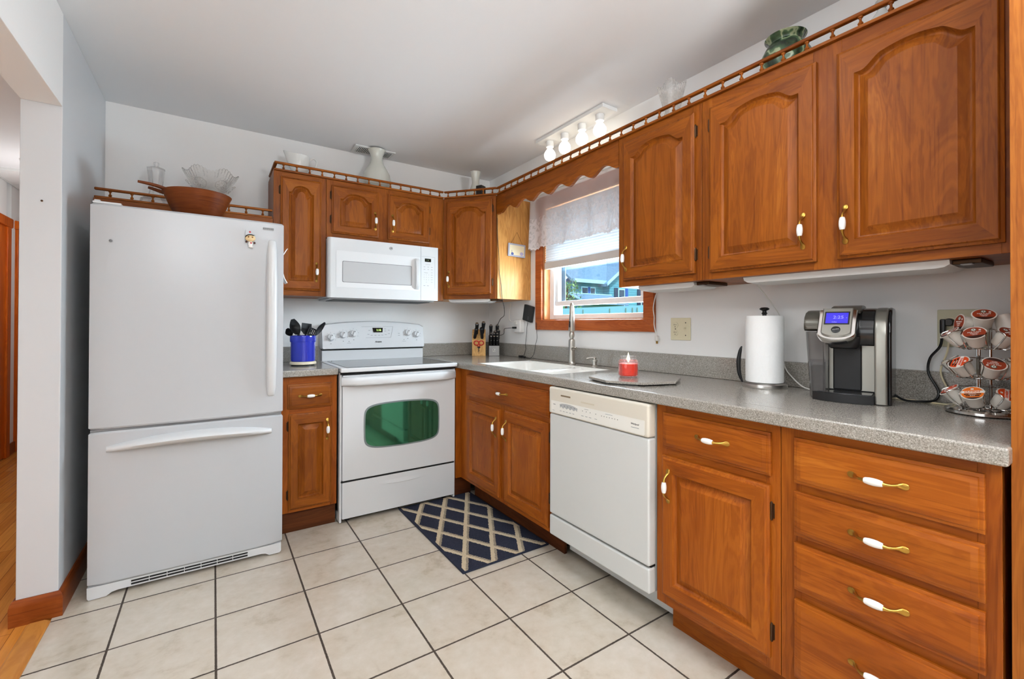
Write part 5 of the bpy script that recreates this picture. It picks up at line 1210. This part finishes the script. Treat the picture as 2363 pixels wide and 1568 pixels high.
# black cord down the diagonal cabinet side, and usb lead
t = thing('camera_cord', 'thin black cord running down the pale side of the corner cabinet', 'cord', (-.25, -.635, 1.35))
m = MB(); m.tube([(-.315, -.634, 1.93), (-.312, -.634, 1.80), (-.300, -.634, 1.66), (-.297, -.634, 1.55), (-.282, -.634, 1.46), (-.272, -.634, 1.36), (-.245, -.62, 1.29), (-.20, -.55, 1.235), (-.15, -.42, 1.21), (-.14, -.36, 1.16)], .0024, 6, smooth=5); part('cord', m, CORDB, t)
t = thing('usb_cable', 'short black cable plugged into the white multi-outlet adapter', 'cable', (-.08, -.45, 1.12))
m = MB(); m.box(-.078, -.046, -.49, -.472, 1.135, 1.150, .003); part('plug_body', m, BLACK, t)
m = MB(); m.tube([(-.078, -.481, 1.142), (-.13, -.46, 1.137), (-.137, -.452, 1.125), (-.137, -.45, 1.10), (-.14, -.43, 1.088), (-.15, -.39, 1.083), (-.155, -.36, 1.095)], .002, 6, smooth=4); part('cord', m, CORDB, t)
t = thing('extension_cord', 'white cord with plug hanging beside the window right trim', 'cord', (-.02, -1.765, 1.34))
m = MB(FR); m.tube([(1.80, .03, 1.345), (1.778, .024, 1.32), (1.762, .022, 1.26), (1.768, .022, 1.21), (1.764, .018, 1.17), (1.768, .012, 1.13), (1.776, .012, 1.105)], .0028, 8, smooth=5); part('cord', m, CORDW, t)
m = MB(FR); m.box(1.769, 1.788, .004, .022, 1.080, 1.108, .005); m.box(1.775, 1.777, .010, .016, 1.066, 1.08, 0, 1, 1); m.box(1.781, 1.783, .010, .016, 1.066, 1.08, 0, 1, 1); part('plug_body', m, [CORDW, BRASS], t)
# outlet behind the crock
t = thing('wall_outlet', 'pale outlet plate on the wall behind the utensil crock', 'outlet', (-1.66, 0, 1.15))
m = MB(FB); m.box(-1.70, -1.63, .0008, .006, 1.09, 1.205, .003); part('plate', m, IVORYD, t)
m = MB(FB); m.box(-1.68, -1.65, .006, .008, 1.12, 1.14, .001); m.box(-1.68, -1.65, .006, .008, 1.155, 1.175, .001); part('socket', m, IVORY, t)
# little hanging sign
t = thing('hanging_sign', 'small cream sign hanging by a string on the corner cabinet side', 'sign', (-.14, -.627, 1.71))
Ms = TR(-.143, -.6235, 1.712) @ Matrix.Rotation(math.radians(2), 4, 'Y')
m = MB(Ms); m.box(-.076, .076, -.010, -.002, -.048, .048, .002); m.box(-.064, .064, -.0106, -.010, -.036, .036, 0, 1, 1); pl = part('plaque', m, [plain('sign_blue_grey', (176, 176, 190), .6), plain('sign_cream', (240, 226, 190), .6)], t)
m = MB(Ms); m.ball((-.04, -.0107, -.028), .010, (1.2, .08, 1)); m.ball((.042, -.0107, -.022), .013, (1.2, .08, 1), mi=1); m.tube([(-.044, -.0112, -.02), (-.046, -.0112, -.002)], .0012, 6)
part('flowers', m, [plain('sign_blue', (84, 96, 150), .6), plain('sign_lilac', (186, 176, 206), .6)], pl)
m = MB(Ms); m.tube([(-.05, -.006, .048), (.0, -.004, .135), (.05, -.006, .048)], .0016, 6); part('string', m, plain('jute_string', (150, 98, 50), .9), t)

# ------------------------------------------------------------------ under-cabinet lights
def uc_light(label, Mx, u0, u1, d0, d1, z):
    t = thing('under_cabinet_light', label, 'light fixture', tuple(Mx @ Vector(((u0+u1)/2, (d0+d1)/2, z))))
    m = MB(Mx); L = []
    for u, k in ((u0, .55), (u0+.012, .9), (u0+.03, 1), (u1-.03, 1), (u1-.012, .9), (u1, .55)):
        L.append([(u, d0, z-.0005), (u, d0+.004, z-.022*k), (u, (d0+d1)/2, z-.028*k), (u, d1-.006, z-.022*k), (u, d1, z-.0005)])
    m.loops(L); part('diffuser', m, FIXW, t)
    m = MB(Mx); m.box(u1+.001, u1+.06, d0+.02, d1-.02, z-.014, z-.0005, .003); m.box(u1+.02, u1+.045, d1-.03, d1-.005, z-.018, z-.0142, .002, 1, 1); part('mount', m, [BRONZE, TRIMG], t)
uc_light('white under-cabinet light strip below the single-door wall cabinet', FR, 1.88, 2.18, .10, .28, UZ0)
uc_light('long white under-cabinet light strip above the coffee maker', FR, 2.40, 2.985, .10, .285, UZ0)
uc_light('white under-cabinet light strip below the diagonal corner cabinet', FD, .03, wid-.06, -.20, -.03, UZ0)
m = MB(FR); m.tube([(2.405, .20, 1.335), (2.392, .15, 1.32), (2.395, .10, 1.285), (2.41, .06, 1.24), (2.418, .03, 1.2)], .0022, 6, smooth=5); m.tube([(2.418, .03, 1.2), (2.42, .024, 1.1), (2.43, .026, 1.0), (2.47, .045, .955), (2.52, .07, .925), (2.56, .072, .9175), (2.60, .07, .917)], .0026, 6, smooth=5)
solo('lamp_cord', m, CORDW, 'white cord running from the long light strip down behind the paper towels', 'cord', (0, -2.41, 1.2))

# ------------------------------------------------------------------ ceiling track light and vent
t = thing('track_light', 'white ceiling light bar with four bare globe bulbs above the window', 'ceiling light', (-.125, -1.23, H))
m = MB(); m.box(-.185, -.068, -1.545, -.918, H-.022, H-.0005, .002); part('bar', m, FIXW, t)
for y in (-.996, -1.148, -1.310, -1.462):
    m = MB(); m.lathe([(.026, -.0225), (.026, -.058), (.024, -.060), (.018, -.060)], (-.125, y, H), 24); sk = part('lamp_socket', m, FIXW, t)
    m = MB(); m.lathe([(.013, -.0605), (.0145, -.066), (.019, -.074), (.029, -.086), (.0365, -.100), (.0385, -.112), (.036, -.127), (.028, -.140), (.016, -.1475), (0, -.150)], (-.125, y, H), 28); part('bulb', m, BULB, sk)
t = thing('ceiling_vent', 'white ceiling register with dark slots behind the tall vase', 'vent', (-1.04, -.11, H))
m = MB(); m.box(-1.185, -.900, -.178, -.035, H-.008, H-.0005, .003); part('frame', m, FIXW, t)
m = MB(); m.box(-1.160, -.925, -.155, -.060, H-.0095, H-.0082, 0, 1, 0)
part('backing', m, DARK, t)
m = MB()
for i in range(22): x = -1.160+.0112*i; m.box(x, x+.0045, -.155, -.060, H-.013, H-.0096)
part('louvres', m, FIXW, t)

# ------------------------------------------------------------------ decorative pieces on the cabinets
TZ = 2.0935
def hollow(prof, th=.003):
    """closed profile: outside up, inside down"""
    ins = [(max(r-th, .0004), z) for r, z in prof[1:]][::-1]
    return [(0.0004, prof[0][1])]+prof+ins+[(.0004, prof[0][1]+th)]
c = (-1.538, -.163, TZ)
t = thing('gravy_boat', 'white porcelain gravy boat on the tall narrow cabinet', 'gravy boat', c)
m = MB(); L = []
def boat(k, z, up=0):
    P = []
    for i in range(36):
        a = 2*PI*i/36; ca = math.cos(a); x = .066*k*ca; spout = max(0, -ca)**6
        P.append((c[0]+x-.028*spout*k*up, c[1]+.048*k*math.sin(a), TZ+z+up*(.018*spout)))
    return P
m.loops([boat(.50, .0005), boat(.54, .01), boat(.40, .022), boat(.62, .05), boat(.86, .09, .2), boat(.94, .125, .6), boat(1.0, .165, 1), boat(.96, .167, 1), boat(.86, .125, .6), boat(.6, .06, .1), boat(.3, .05)]); part('bowl', m, POTW, t, ang=60)
m = MB(); m.tube([(c[0]+.058, c[1], TZ+.145), (c[0]+.085, c[1], TZ+.165), (c[0]+.105, c[1], TZ+.150), (c[0]+.100, c[1], TZ+.115), (c[0]+.078, c[1], TZ+.088), (c[0]+.058, c[1], TZ+.085)], .005, 10, smooth=4); part('handle', m, POTW, t)
c = (-1.035, -.165, TZ)
m = MB(); m.lathe(hollow([(.058, .0005), (.085, .03), (.098, .07), (.099, .10), (.090, .14), (.068, .18), (.050, .21), (.041, .235), (.0395, .255), (.046, .285), (.057, .306), (.062, .312)], .005), c, 44); solo('vase', m, VASEG, 'tall grey-white bottle vase standing under the ceiling vent', 'vase', c, ang=60)
c = (-.300, -.288, TZ)
m = MB(); m.lathe(hollow([(.035, .0005), (.054, .03), (.060, .065), (.054, .10), (.038, .14), (.029, .17), (.028, .19), (.033, .225), (.041, .258), (.043, .262)], .004), c, 36); solo('vase', m, VASEG, 'small pale vase with flared neck on the corner cabinet', 'vase', c, ang=60)
t = thing('security_camera', 'small black box camera beside the small pale vase', 'camera', (-.31, -.39, TZ))
m = MB(TR(-.312, -.392, TZ, rz=math.radians(25))); m.box(-.028, .028, -.026, .026, .055, .125, .003); part('housing', m, plain('camera_black', (34, 28, 26), .4), t)
m = MB(TR(-.312, -.392, TZ)); m.lathe([(.025, .0005), (.025, .008), (.008, .012), (.008, .056)], (0, 0, 0), 20); part('stand', m, BLACK, t)
m = MB(); m.tube([(-.300, -.37, TZ+.05), (-.27, -.36, TZ+.03), (-.24, -.40, TZ+.006), (-.26, -.50, TZ+.005), (-.30, -.585, TZ+.005)], .0022, 6, smooth=4); part('cord', m, CORDB, t)
# crystal vase (square flare with saw-tooth rim)
c = (-.165, -1.985, UZ1+.001)
t = thing('crystal_vase', 'cut crystal vase with flared saw-tooth rim on the single-door cabinet', 'vase', c)
def sq(r, z, saw=0, n=64, wave=0):
    P = []
    for i in range(n):
        a = 2*PI*i/n; k = 1+.10*math.cos(4*a); rr_ = r*k; zz = z+wave*.010*math.cos(4*a)+(saw*.004*(1 if i % 2 else -1))
        P.append((c[0]+rr_*math.cos(a+.5), c[1]+rr_*math.sin(a+.5), c[2]+zz))
    return P
m = MB(); m.loops([sq(.036, .0005), sq(.038, .012), sq(.032, .03), sq(.034, .09), sq(.043, .15), sq(.054, .20), sq(.062, .225, 1, wave=1), sq(.059, .225, 1, wave=1), sq(.048, .19), sq(.038, .14), sq(.028, .085), sq(.022, .04)]); part('glass', m, CUTG, t, ang=20)
c = (-.175, -2.505, UZ1+.001)
t = thing('vase', 'round dark green carved pottery vase on the double-door cabinet', 'vase', c)
m = MB(); m.lathe(hollow([(.050, .0005), (.072, .03), (.086, .07), (.084, .11), (.068, .142), (.056, .155), (.055, .160), (.060, .168), (.069, .176), (.071, .180)], .005), c, 44); part('pot', m, GVASE, t, ang=60)
c = (-.17, -2.80, UZ1+.001)
t = thing('figurine', 'pale glass ornament half cut off at the top right', 'figurine', c)
m = MB(); m.lathe([(.045, .0005), (.06, .03), (.055, .06), (.03, .09), (.015, .11), (.012, .118)], c, 28); part('body', m, plain('pale_glass', (226, 226, 222), .15, trans=.3), t)
m = MB(); m.ball((c[0], c[1], c[2]+.138), .019); part('head', m, plain('grey_knob', (170, 166, 160), .3), t)
# on and above the fridge
c = (-2.065, -.555, 1.6735)
t = thing('wooden_bowl', 'wooden salad bowl standing on top of the fridge', 'bowl', c)
m = MB(); m.lathe(hollow([(.075, .0005), (.082, .012), (.115, .075), (.145, .148), (.147, .152)], .008), c, 56); part('bowl', m, BOWLW, t, ang=60)
for i, (dy, zz, nm) in enumerate(((0.0, .165, 'wooden salad spoon handle resting on the wooden bowl rim'), (.04, .152, 'lower wooden salad fork handle resting in the wooden bowl'))):
    t = thing('salad_server', nm, 'salad server', (c[0], c[1]+dy, c[2]+.1))
    m = MB(); m.tube([(c[0]-.235+.035*i, c[1]-.03+dy, 1.6735+zz+.008), (c[0]-.16, c[1]-.02+dy, 1.6735+zz), (c[0]-.05, c[1]+dy, 1.6735+zz-.03), (c[0]+.03, c[1]+dy, 1.6735+zz-.07)], [.006, .009, .008, .006], 10, smooth=4); m.ball((c[0]+.05, c[1]+dy, 1.6735+zz-.085), .026, (1.3, .9, .35)); part('server', m, BOWLW, t)
SZ = 1.8005
c = (-2.012, -.19, SZ)
t = thing('crystal_bowl', 'cut crystal bowl with saw-tooth rim behind the wooden bowl', 'bowl', c)
def scal(r, z, saw=0, wave=0, n=96):
    P = []
    for i in range(n):
        a = 2*PI*i/n; zz = z+wave*.012*math.cos(6*a)+saw*.0035*(1 if i % 2 else -1); rr_ = r*(1+wave*.03*math.cos(6*a))
        P.append((c[0]+rr_*math.cos(a), c[1]+rr_*math.sin(a), c[2]+zz))
    return P
m = MB(); m.loops([scal(.045, .0005), scal(.05, .02), scal(.062, .10), scal(.085, .14), scal(.11, .195, 0, .6), scal(.135, .24, 1, 1), scal(.131, .241, 1, 1), scal(.104, .20, 0, .6), scal(.078, .145), scal(.05, .115)]); part('glass', m, CUTG, t, ang=20)
m = MB()
for k in range(6):
    a0 = math.radians(-120+60*k)
    for r1 in (.030,):
        cx, cy, cz_ = c[0]+.100*math.cos(a0), c[1]+.100*math.sin(a0), SZ+.165
        er = Vector((math.cos(a0)*.8, math.sin(a0)*.8, -.6)).normalized(); e1 = Vector((-math.sin(a0), math.cos(a0), 0)); e2 = er.cross(e1)
        ring = [Vector((cx, cy, cz_))+e1*r1*math.cos(2*PI*i/24)+e2*r1*math.sin(2*PI*i/24)+er*(-.004*math.cos(4*PI*i/24)) for i in range(25)]; m.tube(ring, .0018, 6)
        for q in range(10): b = 2*PI*q/10; m.tube([Vector((cx, cy, cz_))+e1*.010*math.cos(b)+e2*.010*math.sin(b)+er*.001, Vector((cx, cy, cz_))+e1*.026*math.cos(b)+e2*.026*math.sin(b)], .0014, 5)
part('star_cut', m, CUTG, t)
c = (-2.268, -.15, SZ)
t = thing('glass_jar', 'clear glass jar with a knobbed lid behind the wooden bowl handle', 'jar', c)
m = MB(); L = []
def oct_(r, z): return [(c[0]+r*math.cos(PI/8+PI/4*i), c[1]+r*math.sin(PI/8+PI/4*i), c[2]+z) for i in range(8)]
m.loops([oct_(.075, .0005), oct_(.078, .02), oct_(.070, .06), oct_(.035, .085), oct_(.030, .11), oct_(.036, .17), oct_(.043, .232), oct_(.040, .232), oct_(.032, .17), oct_(.024, .12)]); part('jar_body', m, GLASSC, t, ang=20)
m = MB(); m.loops([oct_(.044, .2335), oct_(.044, .237), oct_(.016, .248), oct_(.010, .252), oct_(.013, .262), oct_(.013, .270), oct_(.008, .274)]); part('lid', m, GLASSC, t, ang=20)

# ------------------------------------------------------------------ rug
t = solo('rug', MB().box(-1.022, -.512, -1.482, -.602, .0005, .009, .003), RUG, 'navy rug with cream trellis pattern in front of the range', 'rug', (-.767, -1.042, 0))

# ------------------------------------------------------------------ outside
m = MB(); m.box(.5, 60, -40, 60, -.75, -.7); struct('ground', m, GRASS)
t = thing('fence', 'long pale blue board fence across the yard outside the window', 'fence', (6, 3, -.7))
m = MB(); m.box(6, 6.04, -6, 14, -.7, 1.61); part('boards', m, FENCEM, t)
m = MB()
for y in (4.36, 3.85, 3.65, 3.51, 5.3, 6.9): m.box(5.985, 6.0, y-.012, y+.012, -.7, 1.56)
part('battens', m, plain('fence_pole', (120, 150, 140), .7), t)
t = thing('house', 'blue-green sided house with grey roof seen through the window', 'house', (13, 11, -.7))
m = MB(); m.box(10.66, 19, 11, 18, -.7, 3.0); m.prism([(12.45, 3.0), (18.3, 3.0), (15.4, 5.15)], 10.6, 11.0, 'y'); m.box(12.45, 18.3, 10.6, 11, -.7, 3.0); m.box(6.8, 10.4, 12.2, 18, -.7, 2.9); m.prism([(6.6, 2.9), (10.6, 2.9), (8.4, 4.5)], 12.0, 12.4, 'y'); part('wall', m, SIDING, t)
m = MB(); m.prism([(10.5, 2.98), (18, 5.9), (18, 6.0), (10.5, 3.08)], 10.3, 19.3, 'x') if False else m.loops([[(10.3, 10.7, 2.98), (10.3, 14.5, 5.9), (10.3, 14.5, 6.02), (10.3, 10.7, 3.10)], [(19.3, 10.7, 2.98), (19.3, 14.5, 5.9), (19.3, 14.5, 6.02), (19.3, 10.7, 3.10)]])
m.loops([[(12.15, 10.4, 2.83), (15.4, 10.4, 5.22), (15.4, 10.4, 5.34), (12.15, 10.4, 2.95)], [(12.15, 14, 2.83), (15.4, 14, 5.22), (15.4, 14, 5.34), (12.15, 14, 2.95)]])
m.loops([[(8.4, 11.8, 4.5), (8.4, 11.8, 4.62), (10.75, 11.8, 2.98), (10.75, 11.8, 2.86)], [(8.4, 16, 4.5), (8.4, 16, 4.62), (10.75, 16, 2.98), (10.75, 16, 2.86)]])
part('roof', m, SHINGLE, t)
m = MB(); m.box(10.5, 12.5, 10.66, 10.72, 2.95, 3.1); m.loops([[(12.10, 10.36, 2.86), (12.10, 10.36, 3.0), (15.4, 10.36, 5.42), (15.4, 10.36, 5.28)], [(12.10, 10.40, 2.86), (12.10, 10.40, 3.0), (15.4, 10.40, 5.42), (15.4, 10.40, 5.28)]]); m.box(10.63, 10.70, 10.96, 11.0, -.7, 3.0)
m.loops([[(9.6, 11.76, 3.60), (9.6, 11.76, 3.76), (10.8, 11.76, 2.98), (10.8, 11.76, 2.82)], [(9.6, 11.8, 3.60), (9.6, 11.8, 3.76), (10.8, 11.8, 2.98), (10.8, 11.8, 2.82)]])
part('roof_trim', m, TEALTRIM, t)
def hwin(x0, x1, z0, z1, y): 
    m = MB(); m.box(x0-.06, x1+.06, y-.05, y-.005, z0-.06, z1+.06); f = part('window', m, TEALTRIM, t)
    m = MB(); m.box(x0, x1, y-.06, y-.051, z0, z1); part('pane', m, GLASSD, f)
hwin(11.17, 11.47, 2.20, 2.76, 11.0); hwin(11.66, 11.90, 2.20, 2.76, 11.0); hwin(13.0, 13.32, 2.0, 2.72, 10.6); hwin(14.5, 14.86, 2.0, 2.72, 10.6)
m = MB()
for x0, x1, y, mi in ((11.50, 11.62, 11.0, 0), (12.72, 12.92, 10.6, 1), (13.40, 13.56, 10.6, 0), (14.22, 14.42, 10.6, 1), (14.94, 15.12, 10.6, 1)): m.box(x0, x1, y-.07, y-.012, 1.95 if y < 11 else 2.2, 2.80, 0, 1, mi)
part('shutter', m, [SHUTB, SHUTD], t)
t = thing('shed', 'small shed with pale roof edge in front of the house', 'shed', (9.5, 8, -.7))
m = MB(); m.prism([(7.1, -.7), (9.75, -.7), (9.75, 1.98), (9.2, 2.2), (8.45, 1.98), (7.1, 1.95)], 9.05, 11, 'x') if False else m.box(9.05, 11.0, 8.55, 9.85, -.7, 1.98)
m.prism([(8.55, 1.98), (9.85, 1.98), (9.2, 2.24)], 9.05, 11, 'x'); part('wall', m, plain('shed_green', (112, 150, 150), .8), t)
m = MB(); m.loops([[(8.95, 8.30, 1.90), (8.95, 9.2, 2.26), (8.95, 9.2, 2.32), (8.95, 8.30, 1.96)], [(11.1, 8.30, 1.90), (11.1, 9.2, 2.26), (11.1, 9.2, 2.32), (11.1, 8.30, 1.96)]]); m.loops([[(8.95, 10.0, 1.92), (8.95, 9.2, 2.26), (8.95, 9.2, 2.32), (8.95, 10.0, 1.98)], [(11.1, 10.0, 1.92), (11.1, 9.2, 2.26), (11.1, 9.2, 2.32), (11.1, 10.0, 1.98)]]); part('roof', m, SHINGLE, t)
m = MB(); m.loops([[(8.93, 8.28, 1.91), (8.93, 9.2, 2.28), (8.93, 10.02, 1.93), (8.93, 10.02, 1.99), (8.93, 9.2, 2.35), (8.93, 8.28, 1.97)], [(8.95, 8.28, 1.91), (8.95, 9.2, 2.28), (8.95, 10.02, 1.93), (8.95, 10.02, 1.99), (8.95, 9.2, 2.35), (8.95, 8.28, 1.97)]]); m.box(8.93, 11.1, 9.18, 9.22, 2.325, 2.36); part('roof_trim', m, TEALTRIM, t)
t = thing('tree', 'leafy green tree beside the house outside the window', 'tree', (7.6, 7.9, -.7))
m = MB(); m.tube([(7.6, 7.9, -.7), (7.62, 7.88, .8), (7.6, 7.85, 1.9), (7.55, 7.7, 2.4)], [.08, .06, .04, .015], 8); part('trunk', m, BARK, t)
m = MB(); rnd = random.Random(3)
for i in range(420):
    a = rnd.uniform(0, 2*PI); rr_ = .62*rnd.random()**.5; z = rnd.uniform(1.2, 2.62); k = .055
    rr_ *= (1-.5*abs((z-1.9)/.75)); p = Vector((7.6+rr_*math.cos(a), 7.82+rr_*math.sin(a), z)); e = Euler((rnd.uniform(0, 3), rnd.uniform(0, 3), rnd.uniform(0, 3))).to_matrix()
    vs = [p+e @ Vector(q) for q in ((-k, 0, 0), (0, -k*.5, .01), (k, 0, 0), (0, k*.5, .01))]; m._n([tuple(v) for v in vs], [(0, 1, 2, 3)])
part('leaves', m, LEAF, t)
